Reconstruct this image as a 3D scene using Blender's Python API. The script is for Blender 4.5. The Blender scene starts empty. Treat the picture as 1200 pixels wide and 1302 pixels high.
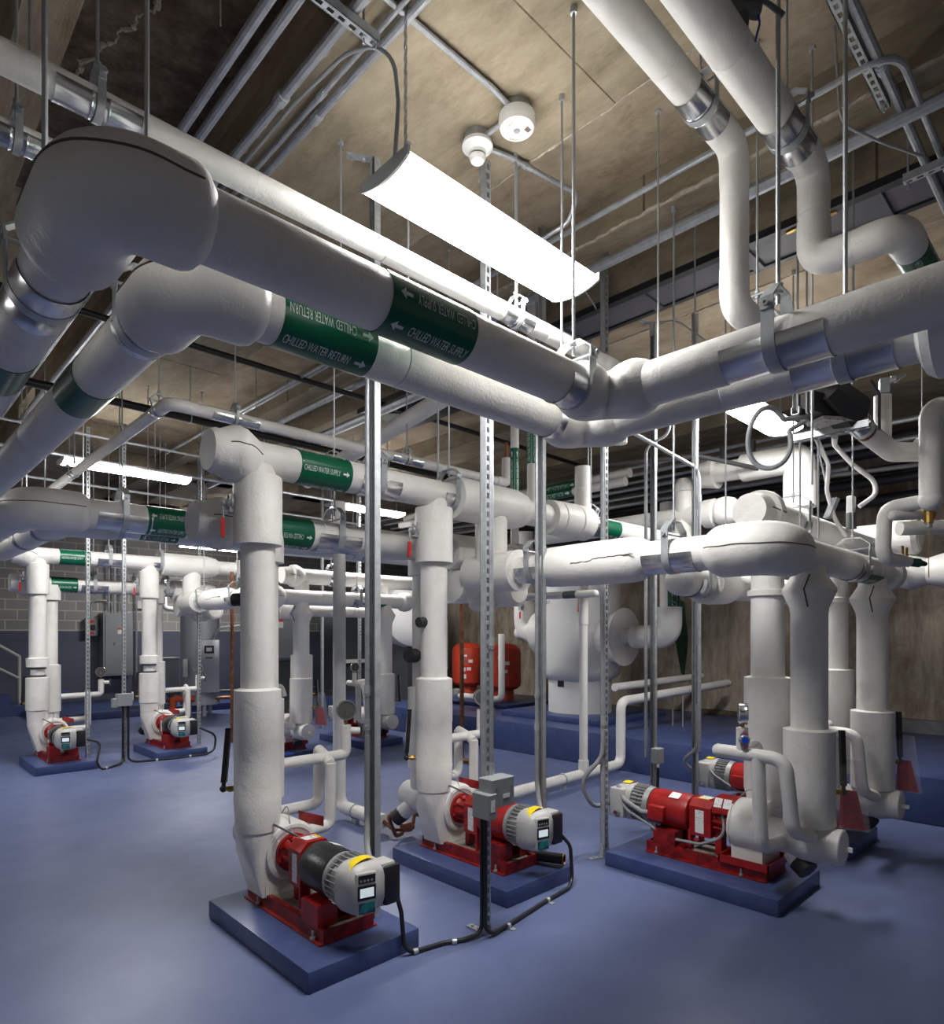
import bpy, bmesh, math, random
from mathutils import Vector, Matrix
random.seed(7)
PI = math.pi
SC = bpy.context.scene
COL = SC.collection
V = Vector
X_, Y_, Z_ = V((1, 0, 0)), V((0, 1, 0)), V((0, 0, 1))
# ------------------------------------------------------------------ materials
MATS = {}


def srgb(r, g, b):
    f = lambda c: c / 12.92 if c <= 0.04045 else ((c + 0.055) / 1.055) ** 2.4
    return (f(r / 255), f(g / 255), f(b / 255), 1)


def new_mat(name):
    m = bpy.data.materials.new(name)
    m.use_nodes = True
    MATS[name] = m
    nt = m.node_tree
    return m, nt, nt.nodes['Principled BSDF']


def mat(name, col, rough=0.5, metal=0.0, noise=0.0, nscale=8.0, bump=0.0, bscale=40.0, emit=None, estr=0.0, stretch=None,
        alpha=1.0, trans=0.0, coat=0.0, col2=None, contrast=(0.35, 0.65), spec=0.5, bdist=0.01, bdetail=3):
    m, nt, b = new_mat(name)
    N, L = nt.nodes, nt.links
    b.inputs['Base Color'].default_value = col
    b.inputs['Roughness'].default_value = rough
    b.inputs['Metallic'].default_value = metal
    b.inputs['Alpha'].default_value = alpha
    b.inputs['Transmission Weight'].default_value = trans
    b.inputs['Coat Weight'].default_value = coat
    b.inputs['Specular IOR Level'].default_value = spec
    tc = N.new('ShaderNodeTexCoord')
    src = tc.outputs['Object']
    if stretch:
        mp = N.new('ShaderNodeMapping')
        mp.inputs['Scale'].default_value = stretch
        L.new(src, mp.inputs['Vector'])
        src = mp.outputs['Vector']
    if noise or col2:
        n = N.new('ShaderNodeTexNoise')
        n.inputs['Scale'].default_value = nscale
        n.inputs['Detail'].default_value = 6
        n.inputs['Roughness'].default_value = 0.62
        L.new(src, n.inputs['Vector'])
        r = N.new('ShaderNodeValToRGB')
        r.color_ramp.elements[0].position, r.color_ramp.elements[1].position = contrast
        c2 = col2 or tuple(c * (1 - noise) for c in col[:3]) + (1,)
        r.color_ramp.elements[0].color = c2
        r.color_ramp.elements[1].color = col
        L.new(n.outputs['Fac'], r.inputs['Fac'])
        L.new(r.outputs['Color'], b.inputs['Base Color'])
    if bump:
        n2 = N.new('ShaderNodeTexNoise')
        n2.inputs['Scale'].default_value = bscale
        n2.inputs['Detail'].default_value = bdetail
        L.new(src, n2.inputs['Vector'])
        bp = N.new('ShaderNodeBump')
        bp.inputs['Strength'].default_value = bump
        bp.inputs['Distance'].default_value = bdist
        L.new(n2.outputs['Fac'], bp.inputs['Height'])
        L.new(bp.outputs['Normal'], b.inputs['Normal'])
    if emit:
        b.inputs['Emission Color'].default_value = emit
        b.inputs['Emission Strength'].default_value = estr
    return m


def ins_mat(name, col, warm):
    # painted canvas jacket: wrinkles round the pipe + weave grain + faint grime
    m, nt, b = new_mat(name)
    N, L = nt.nodes, nt.links
    tc = N.new('ShaderNodeTexCoord')
    n = N.new('ShaderNodeTexNoise'); n.inputs['Scale'].default_value = 5; n.inputs['Detail'].default_value = 7; n.inputs['Roughness'].default_value = .65
    L.new(tc.outputs['Object'], n.inputs['Vector'])
    r = N.new('ShaderNodeValToRGB')
    r.color_ramp.elements[0].position = .28; r.color_ramp.elements[0].color = warm
    r.color_ramp.elements[1].position = .55; r.color_ramp.elements[1].color = col
    L.new(n.outputs['Fac'], r.inputs['Fac']); L.new(r.outputs['Color'], b.inputs['Base Color'])
    b.inputs['Roughness'].default_value = .48
    n1 = N.new('ShaderNodeTexNoise'); n1.inputs['Scale'].default_value = 6.5; n1.inputs['Detail'].default_value = 4; n1.inputs['Distortion'].default_value = .6
    L.new(tc.outputs['Object'], n1.inputs['Vector'])
    n2 = N.new('ShaderNodeTexNoise'); n2.inputs['Scale'].default_value = 95; n2.inputs['Detail'].default_value = 3
    L.new(tc.outputs['Object'], n2.inputs['Vector'])
    b1 = N.new('ShaderNodeBump'); b1.inputs['Strength'].default_value = .34; b1.inputs['Distance'].default_value = .02
    b2 = N.new('ShaderNodeBump'); b2.inputs['Strength'].default_value = .34; b2.inputs['Distance'].default_value = .004
    L.new(n1.outputs['Fac'], b1.inputs['Height']); L.new(n2.outputs['Fac'], b2.inputs['Height'])
    L.new(b1.outputs['Normal'], b2.inputs['Normal']); L.new(b2.outputs['Normal'], b.inputs['Normal'])
    return m


INS = ins_mat('white_jacket', (.74, .73, .705, 1), (.66, .64, .59, 1))
INSD = mat('jacket_seam', (.10, .075, .05, 1), .8)
GALV = mat('galvanized_steel', (.52, .55, .57, 1), .40, .5, noise=.28, nscale=26, contrast=(.3, .7))
ROD = mat('zinc_rod', (.42, .44, .46, 1), .42, .5, bump=.3, bscale=300)
SADDLE = mat('bright_sheet_metal', (.66, .67, .69, 1), .26, 1.0, noise=.1, nscale=30, stretch=(1, 1, 1))
CONDUIT = mat('conduit_steel', (.46, .48, .51, 1), .36, .55, noise=.25, nscale=18)
BLACKP = mat('black_plastic', (.012, .012, .013, 1), .42)
BLACKR = mat('black_rubber', (.022, .022, .024, 1), .6, bump=.2, bscale=60)
CABLE = mat('cable_black', (.014, .014, .016, 1), .35)
GREYCABLE = mat('grey_flex', (.26, .27, .28, 1), .45, bump=.4, bscale=200)
RED = mat('pump_red', (.42, .012, .010, 1), .38, noise=.45, nscale=14, bump=.1, bscale=60)
REDD = mat('skid_red', (.30, .010, .010, 1), .42, noise=.65, nscale=16, contrast=(.38, .6))
REDH = mat('red_grip', (.62, .012, .010, 1), .4)
MOTORB = mat('motor_black', (.018, .018, .019, 1), .32, noise=.4, nscale=10, bump=.15, bscale=50)
GROUT = mat('dusty_grout', (.34, .32, .27, 1), .85, noise=.4, nscale=18)
DRIVEG = mat('drive_grey', (.47, .465, .45, 1), .42)
FING = mat('fin_grey', (.34, .345, .35, 1), .4, .3)
YEL = mat('yellow_sticker', (.85, .62, .01, 1), .5)
STICK = mat('white_sticker', (.80, .80, .78, 1), .5, col2=(.34, .34, .34, 1), nscale=120, contrast=(.40, .43), stretch=(.3, .3, 2))
TEAL = mat('teal_panel', (.01, .20, .20, 1), .4, col2=(.02, .05, .08, 1), nscale=14, contrast=(.48, .5))
LCD = mat('lcd_screen', (.7, .78, .8, 1), .3, emit=(.75, .86, .9, 1), estr=.16)
GREEN = mat('green_band', (.000, .105, .050, 1), .28, bump=.12, bscale=24)
LETTER = mat('white_letter', (.66, .72, .69, 1), .5)
COPPER = mat('copper_tube', (.33, .145, .075, 1), .4, .75, noise=.5, nscale=20)
BRASS = mat('brass', (.52, .32, .09, 1), .35, .9, noise=.3, nscale=30)
CHROME = mat('chrome', (.75, .76, .77, 1), .18, 1.0)
GLASS = mat('gauge_glass', (.085, .085, .08, 1), .08, 0, coat=1)
TANKR = mat('tank_red', (.66, .065, .03, 1), .36, noise=.35, nscale=6)
PANEL = mat('panel_grey', (.25, .27, .275, 1), .5)
PANELD = mat('cabinet_dark', (.05, .055, .06, 1), .5)
HEATER = mat('heater_steel', (.45, .47, .51, 1), .35, .35)
BLUEB = mat('blue_button', (.01, .08, .70, 1), .25, coat=.6)
BLUEH = mat('blue_handle', (.02, .07, .42, 1), .45)
MAG = mat('magenta_dot', (.75, .03, .35, 1), .4)
CAST = mat('cast_iron', (.12, .125, .13, 1), .5, .5, bump=.3, bscale=50)
ACT = mat('actuator_dark', (.040, .038, .036, 1), .5)
ACTL = mat('actuator_label', (.50, .48, .45, 1), .5, col2=(.25, .24, .23, 1), nscale=40, contrast=(.42, .45))
WPLAST = mat('white_plastic', (.80, .80, .77, 1), .4)
FAINT = mat('print_red', (.55, .16, .10, 1), .5)
PRINTG = mat('print_grey', (.12, .12, .13, 1), .5)
BLACKPIPE = mat('black_iron_pipe', (.020, .018, .016, 1), .45, .3)
DARKPIPE = mat('dark_pipe', (.060, .060, .062, 1), .4, .4)
HATCH = mat('hatch_grey', (.095, .090, .105, 1), .55)
HATCHB = mat('hatch_frame', (.012, .012, .014, 1), .5)
PADM = mat('navy_pad_paint', (.040, .062, .180, 1), .34, noise=.30, nscale=9, bump=.12, bscale=18, col2=(.060, .085, .20, 1))
LENS = mat('lamp_lens', (.9, .9, .88, 1), .4, emit=(1.0, .985, .965, 1), estr=26)
LAMPW = mat('lamp_white', (.62, .62, .61, 1), .4)
LAMPEND = mat('lamp_endcap', (.33, .335, .34, 1), .45)
RAIL = mat('cream_rail', (.55, .54, .48, 1), .5)
ORANGE = mat('orange_fitting', (.60, .09, .02, 1), .5)
PVC = mat('white_pvc', (.72, .72, .71, 1), .35)


def bagmat():
    m, nt, b = new_mat('clear_bag')
    b.inputs['Base Color'].default_value = (.75, .72, .70, 1)
    b.inputs['Roughness'].default_value = .2
    b.inputs['Alpha'].default_value = .16
    return m


BAG = bagmat()
BAGRED = mat('red_paper', (.62, .02, .06, 1), .55, noise=.5, nscale=30, col2=(.28, .02, .03, 1))


def concrete_mat(name, c0, c1, c2, scale, streak=(1, 1, 1), board=0.0, rough=.85, stain=(.10, .045, .018, 1), stain_at=(.58, .72)):
    m, nt, b = new_mat(name)
    N, L = nt.nodes, nt.links
    tc = N.new('ShaderNodeTexCoord')
    mp = N.new('ShaderNodeMapping'); mp.inputs['Scale'].default_value = streak
    L.new(tc.outputs['Object'], mp.inputs['Vector'])
    n = N.new('ShaderNodeTexNoise'); n.inputs['Scale'].default_value = scale * 1.25; n.inputs['Detail'].default_value = 12; n.inputs['Roughness'].default_value = .76
    L.new(mp.outputs['Vector'], n.inputs['Vector'])
    r = N.new('ShaderNodeValToRGB'); e = r.color_ramp.elements
    e[0].position = .30; e[0].color = c0
    e[1].position = .72; e[1].color = c2
    x = r.color_ramp.elements.new(.50); x.color = c1
    L.new(n.outputs['Fac'], r.inputs['Fac'])
    n2 = N.new('ShaderNodeTexNoise'); n2.inputs['Scale'].default_value = 1.1; n2.inputs['Detail'].default_value = 8; n2.inputs['Roughness'].default_value = .7
    L.new(tc.outputs['Object'], n2.inputs['Vector'])
    r2 = N.new('ShaderNodeValToRGB'); r2.color_ramp.elements[0].position = stain_at[0]; r2.color_ramp.elements[0].color = (0, 0, 0, 1)
    r2.color_ramp.elements[1].position = stain_at[1]; r2.color_ramp.elements[1].color = (.75, .75, .75, 1)
    L.new(n2.outputs['Fac'], r2.inputs['Fac'])
    mx = N.new('ShaderNodeMix'); mx.data_type = 'RGBA'
    L.new(r2.outputs['Color'], mx.inputs[0]); L.new(r.outputs['Color'], mx.inputs[6]); mx.inputs[7].default_value = stain
    L.new(mx.outputs[2], b.inputs['Base Color'])
    b.inputs['Roughness'].default_value = rough
    b.inputs['Specular IOR Level'].default_value = .25
    nb = N.new('ShaderNodeTexNoise'); nb.inputs['Scale'].default_value = 28; nb.inputs['Detail'].default_value = 6
    L.new(mp.outputs['Vector'], nb.inputs['Vector'])
    bp = N.new('ShaderNodeBump'); bp.inputs['Strength'].default_value = .35; bp.inputs['Distance'].default_value = .01
    L.new(nb.outputs['Fac'], bp.inputs['Height'])
    if board:
        w = N.new('ShaderNodeTexWave'); w.inputs['Scale'].default_value = board; w.wave_profile = 'SAW'; w.bands_direction = 'X'
        w.inputs['Distortion'].default_value = .3
        L.new(tc.outputs['Object'], w.inputs['Vector'])
        bp2 = N.new('ShaderNodeBump'); bp2.inputs['Strength'].default_value = .10; bp2.inputs['Distance'].default_value = .01
        L.new(w.outputs['Fac'], bp2.inputs['Height']); L.new(bp.outputs['Normal'], bp2.inputs['Normal'])
        L.new(bp2.outputs['Normal'], b.inputs['Normal'])
    else:
        L.new(bp.outputs['Normal'], b.inputs['Normal'])
    return m


CEIL = concrete_mat('ceiling_concrete', (.135, .108, .072, 1), (.255, .212, .148, 1), (.37, .315, .235, 1), 3.6, (1, .38, 1), board=0, stain=(.12, .08, .045, 1), stain_at=(.60, .80))
RECESS = concrete_mat('recess_concrete', (.16, .122, .082, 1), (.34, .275, .195, 1), (.46, .385, .29, 1), 2.6, (1, .6, 1), stain=(.15, .075, .032, 1), stain_at=(.52, .72))
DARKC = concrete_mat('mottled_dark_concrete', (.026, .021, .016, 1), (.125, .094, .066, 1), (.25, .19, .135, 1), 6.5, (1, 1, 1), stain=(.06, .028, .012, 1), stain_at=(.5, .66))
STRIPC = concrete_mat('boarded_concrete', (.20, .155, .10, 1), (.32, .255, .175, 1), (.42, .345, .25, 1), 3.2, (6, .5, 1), stain=(.16, .09, .04, 1))
WALLC = concrete_mat('wall_concrete', (.14, .115, .085, 1), (.38, .325, .25, 1), (.58, .52, .43, 1), 2.4, (1, 2.0, .42), stain=(.12, .068, .035, 1), stain_at=(.50, .70))


def floor_mat():
    m, nt, b = new_mat('blue_epoxy_floor')
    N, L = nt.nodes, nt.links
    tc = N.new('ShaderNodeTexCoord')
    n = N.new('ShaderNodeTexNoise'); n.inputs['Scale'].default_value = 1.7; n.inputs['Detail'].default_value = 8; n.inputs['Roughness'].default_value = .65
    L.new(tc.outputs['Object'], n.inputs['Vector'])
    r = N.new('ShaderNodeValToRGB'); e = r.color_ramp.elements
    e[0].position = .3; e[0].color = (.092, .118, .236, 1)
    e[1].position = .7; e[1].color = (.128, .158, .296, 1)
    L.new(n.outputs['Fac'], r.inputs['Fac'])
    L.new(r.outputs['Color'], b.inputs['Base Color'])
    n2 = N.new('ShaderNodeTexNoise'); n2.inputs['Scale'].default_value = 5; n2.inputs['Detail'].default_value = 5
    L.new(tc.outputs['Object'], n2.inputs['Vector'])
    mr = N.new('ShaderNodeMapRange'); mr.inputs[3].default_value = .30; mr.inputs[4].default_value = .48
    L.new(n2.outputs['Fac'], mr.inputs[0]); L.new(mr.outputs[0], b.inputs['Roughness'])
    n3 = N.new('ShaderNodeTexNoise'); n3.inputs['Scale'].default_value = 14; n3.inputs['Detail'].default_value = 6
    L.new(tc.outputs['Object'], n3.inputs['Vector'])
    bp = N.new('ShaderNodeBump'); bp.inputs['Strength'].default_value = .12; bp.inputs['Distance'].default_value = .01
    L.new(n3.outputs['Fac'], bp.inputs['Height']); L.new(bp.outputs['Normal'], b.inputs['Normal'])
    b.inputs['Specular IOR Level'].default_value = .45
    return m


def cmu_mat():
    m, nt, b = new_mat('concrete_block')
    N, L = nt.nodes, nt.links
    tc = N.new('ShaderNodeTexCoord')
    sp = N.new('ShaderNodeSeparateXYZ'); cb = N.new('ShaderNodeCombineXYZ')
    L.new(tc.outputs['Object'], sp.inputs[0])
    L.new(sp.outputs['X'], cb.inputs['X']); L.new(sp.outputs['Z'], cb.inputs['Y'])
    br = N.new('ShaderNodeTexBrick')
    br.inputs['Scale'].default_value = 1; br.inputs['Brick Width'].default_value = .42; br.inputs['Row Height'].default_value = .21
    br.inputs['Mortar Size'].default_value = .012; br.inputs['Mortar Smooth'].default_value = .1
    br.inputs['Color1'].default_value = (.27, .265, .26, 1); br.inputs['Color2'].default_value = (.34, .325, .31, 1); br.inputs['Mortar'].default_value = (.56, .50, .42, 1)
    L.new(cb.outputs[0], br.inputs['Vector'])
    # painted dado: everything under 1.66 m is navy grey paint
    mt = N.new('ShaderNodeMath'); mt.operation = 'LESS_THAN'; mt.inputs[1].default_value = 1.66
    L.new(sp.outputs['Z'], mt.inputs[0])
    mx = N.new('ShaderNodeMix'); mx.data_type = 'RGBA'
    L.new(mt.outputs[0], mx.inputs[0]); L.new(br.outputs['Color'], mx.inputs[6]); mx.inputs[7].default_value = (.095, .105, .150, 1)
    L.new(mx.outputs[2], b.inputs['Base Color'])
    b.inputs['Roughness'].default_value = .7
    bp = N.new('ShaderNodeBump'); bp.inputs['Strength'].default_value = .3; bp.inputs['Distance'].default_value = .01; bp.invert = True
    L.new(br.outputs['Fac'], bp.inputs['Height']); L.new(bp.outputs['Normal'], b.inputs['Normal'])
    return m


FLOOR = floor_mat()
CMU = cmu_mat()
# ------------------------------------------------------------------ mesh helpers


def frame(d):
    d = d.normalized()
    u = V((0, 0, 1)) if abs(d.z) < .9 else V((1, 0, 0))
    a = d.cross(u).normalized()
    return a, d.cross(a).normalized()


class MB:
    def __init__(self):
        self.bm = bmesh.new()

    def box(self, c, s, rz=0, rot=None):
        M = Matrix.Translation(V(c))
        if rot is not None:
            M = M @ rot.to_4x4()
        if rz:
            M = M @ Matrix.Rotation(rz, 4, 'Z')
        M = M @ Matrix.Diagonal((s[0], s[1], s[2], 1))
        bmesh.ops.create_cube(self.bm, size=1, matrix=M)
        return self

    def b6(self, x0, x1, y0, y1, z0, z1):
        return self.box(((x0 + x1) / 2, (y0 + y1) / 2, (z0 + z1) / 2), (x1 - x0, y1 - y0, z1 - z0))

    def bevelbox(self, c, s, bev=.01, seg=2, rot=None):
        t = bmesh.new()
        bmesh.ops.create_cube(t, size=1, matrix=Matrix.Diagonal((s[0], s[1], s[2], 1)))
        bmesh.ops.bevel(t, geom=list(t.edges), offset=bev, segments=seg, affect='EDGES', profile=.5)
        M = Matrix.Translation(V(c))
        if rot is not None:
            M = M @ rot.to_4x4()
        bmesh.ops.transform(t, matrix=M, verts=t.verts)
        self._merge(t)
        return self

    def _merge(self, t):
        me = bpy.data.meshes.new('tmp')
        t.to_mesh(me)
        t.free()
        self.bm.from_mesh(me)
        bpy.data.meshes.remove(me)

    def rings(self, rings, closed=True, cap=(True, True)):
        bm = self.bm
        R = [[bm.verts.new(p) for p in r] for r in rings]
        n = len(R[0])
        for a, b in zip(R, R[1:]):
            for i in range(n if closed else n - 1):
                j = (i + 1) % n
                bm.faces.new((a[i], a[j], b[j], b[i]))
        if closed:
            if cap[0]:
                bm.faces.new(list(reversed(R[0])))
            if cap[1]:
                bm.faces.new(R[-1])
        return self

    def lathe(self, o, d, prof, seg=24, cap=(True, True)):
        """prof: list of (t along d, radius)"""
        o, d = V(o), V(d).normalized()
        a, b = frame(d)
        rr = []
        for t, r in prof:
            rr.append([o + d * t + (a * math.cos(2 * PI * i / seg) + b * math.sin(2 * PI * i / seg)) * max(r, 1e-4) for i in range(seg)])
        return self.rings(rr, cap=cap)

    def cyl(self, p0, p1, r, r1=None, seg=16):
        p0, p1 = V(p0), V(p1)
        return self.lathe(p0, p1 - p0, [(0, r), ((p1 - p0).length, r if r1 is None else r1)], seg)

    def tube(self, pts, r, seg=14, cap=True, rf=None):
        """sweep a circle of radius r (or rf(i, s, total)) along pts"""
        pts = [V(p) for p in pts]
        n = len(pts)
        ds = [0]
        for i in range(1, n):
            ds.append(ds[-1] + (pts[i] - pts[i - 1]).length)
        tg = []
        for i in range(n):
            if i == 0: t = pts[1] - pts[0]
            elif i == n - 1: t = pts[-1] - pts[-2]
            else: t = (pts[i + 1] - pts[i]).normalized() + (pts[i] - pts[i - 1]).normalized()
            tg.append(t.normalized())
        a, b = frame(tg[0])
        rr = []
        for i in range(n):
            if i:
                q = tg[i - 1].rotation_difference(tg[i])
                a = q @ a; b = q @ b
            ri = rf(i, ds[i], ds[-1]) if rf else r
            rr.append([pts[i] + (a * math.cos(2 * PI * k / seg) + b * math.sin(2 * PI * k / seg)) * ri for k in range(seg)])
        return self.rings(rr, cap=(cap, cap))

    def ball(self, c, r, sc=(1, 1, 1), u=20, v=12):
        M = Matrix.Translation(V(c)) @ Matrix.Diagonal((sc[0], sc[1], sc[2], 1))
        bmesh.ops.create_uvsphere(self.bm, u_segments=u, v_segments=v, radius=r, matrix=M)
        return self

    def torus(self, c, d, R, r, seg=28, ms=8):
        d = V(d).normalized(); a, b = frame(d); c = V(c)
        rr = []
        for i in range(seg):
            t = 2 * PI * i / seg
            e = a * math.cos(t) + b * math.sin(t)
            rr.append([c + e * (R + r * math.cos(2 * PI * k / ms)) + d * (r * math.sin(2 * PI * k / ms)) for k in range(ms)])
        bm = self.bm
        W = [[bm.verts.new(p) for p in x] for x in rr]
        for i in range(seg):
            j = (i + 1) % seg
            for k in range(ms):
                l = (k + 1) % ms
                bm.faces.new((W[i][k], W[j][k], W[j][l], W[i][l]))
        return self

    def hull(self, pts):
        t = bmesh.new()
        for p in pts:
            t.verts.new(p)
        r = bmesh.ops.convex_hull(t, input=t.verts)
        bmesh.ops.delete(t, geom=[g for g in r['geom_interior'] if isinstance(g, bmesh.types.BMVert)], context='VERTS')
        self._merge(t)
        return self

    def poly(self, pts, thick=None, d=None):
        """polygon, optionally extruded by vector d"""
        if d is None:
            self.bm.faces.new([self.bm.verts.new(p) for p in pts])
            return self
        pts = [V(p) for p in pts]; d = V(d)
        return self.rings([pts, [p + d for p in pts]])


def fillet(pts, br, n=7):
    pts = [V(p) for p in pts]
    out = [pts[0]]
    for i in range(1, len(pts) - 1):
        p, q, s = pts[i - 1], pts[i], pts[i + 1]
        u, w = (p - q), (s - q)
        lu, lw = u.length, w.length
        u.normalize(); w.normalize()
        ang = u.angle(w)
        if ang > PI - .02:
            out.append(q); continue
        t = min(br / math.tan(ang / 2), lu * .49, lw * .49)
        a, c = q + u * t, q + w * t
        for k in range(n + 1):
            f = k / n
            # circular-ish blend
            out.append(a * (1 - f) ** 2 + q * 2 * f * (1 - f) + c * f ** 2)
    out.append(pts[-1])
    return out


WORLD = {}


def obj(name, mb, m, parent=None, sharp=32, local=False):
    bm = mb.bm
    off = V((0, 0, 0))
    if parent is not None and not local:
        off = WORLD.get(parent.name, V((0, 0, 0)))
        bmesh.ops.translate(bm, verts=bm.verts, vec=-off)
    bmesh.ops.recalc_face_normals(bm, faces=bm.faces)
    lim = math.radians(sharp)
    for f in bm.faces:
        f.smooth = True
    for e in bm.edges:
        if len(e.link_faces) == 2:
            if e.calc_face_angle(0) > lim:
                e.smooth = False
    me = bpy.data.meshes.new(name)
    bm.to_mesh(me); bm.free()
    me.materials.append(m)
    o = bpy.data.objects.new(name, me)
    COL.objects.link(o)
    if parent is not None:
        o.parent = parent
        WORLD[o.name] = off
    return o


def thing(name, label, cat, loc=(0, 0, 0), rz=0, group=None):
    o = bpy.data.objects.new(name, None)
    o.empty_display_size = .1
    COL.objects.link(o)
    o.location = loc
    o.rotation_euler = (0, 0, rz)
    o['label'] = label; o['category'] = cat
    if group:
        o['group'] = group
    WORLD[o.name] = V(loc)
    return o


def tag(o, label, cat, group=None):
    o['label'] = label; o['category'] = cat
    if group:
        o['group'] = group
    return o


def struct(name, mb, m, parent=None):
    o = obj(name, mb, m, parent)
    o['kind'] = 'structure'
    return o


# ------------------------------------------------------------------ lettering
_TXT = {}


def text_geo(s):
    if s in _TXT:
        return _TXT[s]
    cu = bpy.data.curves.new('t', 'FONT')
    cu.body = s; cu.size = 1; cu.resolution_u = 2
    o = bpy.data.objects.new('t', cu)
    COL.objects.link(o)
    dg = bpy.context.evaluated_depsgraph_get()
    me = bpy.data.meshes.new_from_object(o.evaluated_get(dg))
    vs = [v.co.copy() for v in me.vertices]; fs = [tuple(p.vertices) for p in me.polygons]
    x0 = min(v.x for v in vs); x1 = max(v.x for v in vs); y0 = min(v.y for v in vs); y1 = max(v.y for v in vs)
    vs = [((v.x - x0) / (x1 - x0), (v.y - y0) / (y1 - y0)) for v in vs]
    bpy.data.objects.remove(o); bpy.data.curves.remove(cu); bpy.data.meshes.remove(me)
    _TXT[s] = (vs, fs)
    return _TXT[s]


ARROW = ([(0, .35), (.55, .35), (.55, .05), (1, .5), (.55, .95), (.55, .65), (0, .65)], [(0, 1, 2, 3, 4, 5, 6)])


def put2d(mb, geo, fn):
    vs, fs = geo
    W = [mb.bm.verts.new(fn(x, y)) for x, y in vs]
    for f in fs:
        try:
            mb.bm.faces.new([W[i] for i in f])
        except ValueError:
            pass


def pipe_label(parent, c, a, e1, r, length, text, angles, arrow=1, hgt=.032, span=None, name='label_band'):
    """wrapped marker band round a pipe at centre c with axis a; e1 = radial direction of angle 0"""
    c, a, e1 = V(c), V(a).normalized(), V(e1).normalized()
    e2 = e1.cross(a)
    rb = r + .0025
    mb = MB()
    lo, hi = span or (0, 360)
    n = 40
    pr = []
    for k in range(n + 1):
        t = math.radians(lo + (hi - lo) * k / n)
        pr.append(e1 * math.cos(t) + e2 * math.sin(t))
    ring = lambda s, rr: [c + a * s + q * rr for q in pr]
    mb.rings([ring(-length / 2, r - .002), ring(-length / 2, rb), ring(length / 2, rb), ring(length / 2, r - .002)], closed=False)
    band = obj(name, mb, GREEN, parent)
    tb = MB()
    R = rb + .0016
    for ang, flip in angles:
        tl = length * .70
        sg = -1 if flip else 1

        def place(x0, w, h):
            def fn(x, y):
                s = sg * (x0 + x * w)
                t = math.radians(ang) + sg * (y - .5) * h / R
                return c + a * s + (e1 * math.cos(t) + e2 * math.sin(t)) * R
            return fn
        # arrow always points along +a*arrow
        dirn = arrow * sg
        al = length * .13
        if dirn > 0:
            put2d(tb, text_geo(text), place(-length * .46, tl, hgt))
            put2d(tb, ARROW, place(length * .30, al, hgt * 1.15))
        else:
            put2d(tb, text_geo(text), place(-length * .24, tl, hgt))
            put2d(tb, ([(1 - x, y) for x, y in ARROW[0]], ARROW[1]), place(-length * .44, al, hgt * 1.15))
    obj('lettering', tb, LETTER, band)
    return band


def flat_text(mb, s, o, ux, uy, w, h):
    o, ux, uy = V(o), V(ux), V(uy)
    put2d(mb, text_geo(s), lambda x, y: o + ux * (x * w) + uy * (y * h))


CAM = V((0, 0, 1.6))
# ------------------------------------------------------------------ builders


def zc(x, y=0):
    """underside of the ceiling above a point"""
    for a, b in ((-4, -.9), (.50, .68), (3.43, 3.60), (4.11, 4.76), (5.9, 6.5), (7.6, 8.2), (9.0, 9.4)):
        if a <= x <= b:
            return 4.12
    if 1.49 <= x <= 2.62 and not (8.45 < y < 9.4):
        return 4.12
    if x > 2.62 and (10.6 <= y <= 10.95 or 13.2 <= y <= 13.55):
        return 4.12
    return 4.60 if x < 1.49 else 4.35


def pipe_thing(name, label, cat='pipe', group=None, loc=(0, 0, 0)):
    return thing(name, label, cat, loc, 0, group)


def run(parent, p0, p1, r, name='straight_cover', m=None, seg=26, joints=None):
    """straight insulated length with faint lap joints"""
    p0, p1 = V(p0), V(p1)
    L = (p1 - p0).length
    d = (p1 - p0).normalized()
    pr = [(0, r)]
    s = 0
    step = joints or .92
    k = step * .6
    while k < L - .1:
        pr += [(k - .004, r), (k, r - .0025), (k + .004, r + .0008), (k + .03, r)]
        k += step
    pr.append((L, r))
    return obj(name, MB().lathe(p0, d, pr, seg), m or INS, parent)


def elbow(parent, pts, br, r, bulge=1.18, name='elbow_cover', seam=True, seg=26, lip=.035, m=None, zseam=0.0, waist=0.0, span=(.05, .95)):
    """fat elbow cover: filleted path, rounded shoulders"""
    path = fillet(pts, br, 14)
    # resample ends for shoulders
    P = [path[0]]
    for q in path[1:]:
        n = max(1, int((q - P[-1]).length / .02))
        p = P[-1].copy()
        for k in range(1, n + 1):
            P.append(p.lerp(q, k / n))

    def rf(i, s, T):
        e = min(s, T - s)
        f = 1.0 if e >= lip * 2 else math.sin(PI / 2 * e / (lip * 2))
        return r * (1.002 + (bulge - 1.0) * f ** .8 * (1 - waist * math.sin(PI * s / T) ** 6))
    o = obj(name, MB().tube(P, r, seg, rf=rf), m or INS, parent)
    if seam:
        # open seam at mid height on the outside of the bend
        q = V(pts[1]); mid = (V(pts[0]) + V(pts[2])) / 2
        out = (q - mid).normalized()
        S = []
        T = len(P)
        L_ = sum((P[i + 1] - P[i]).length for i in range(T - 1))
        acc = 0
        for i in range(int(T * span[0]), int(T * span[1])):
            t = (P[min(i + 1, T - 1)] - P[max(i - 1, 0)]).normalized()
            up = Z_
            side = t.cross(up)
            if side.length < .1:
                side = t.cross(Y_)
            side.normalize()
            if side.dot(out) < 0:
                side = -side
            jz = zseam + .002 * math.sin(i * .9) + .003 * math.sin(i * .17)
            ee = rf(i, i / (T - 1) * L_, L_)
            S.append(P[i] + side * math.sqrt(max(1e-6, ee * ee - jz * jz)) + up * jz)
        if len(S) > 3:
            obj('seam', MB().tube(S, .0034, 6), INSD, o)
    return o


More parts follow.
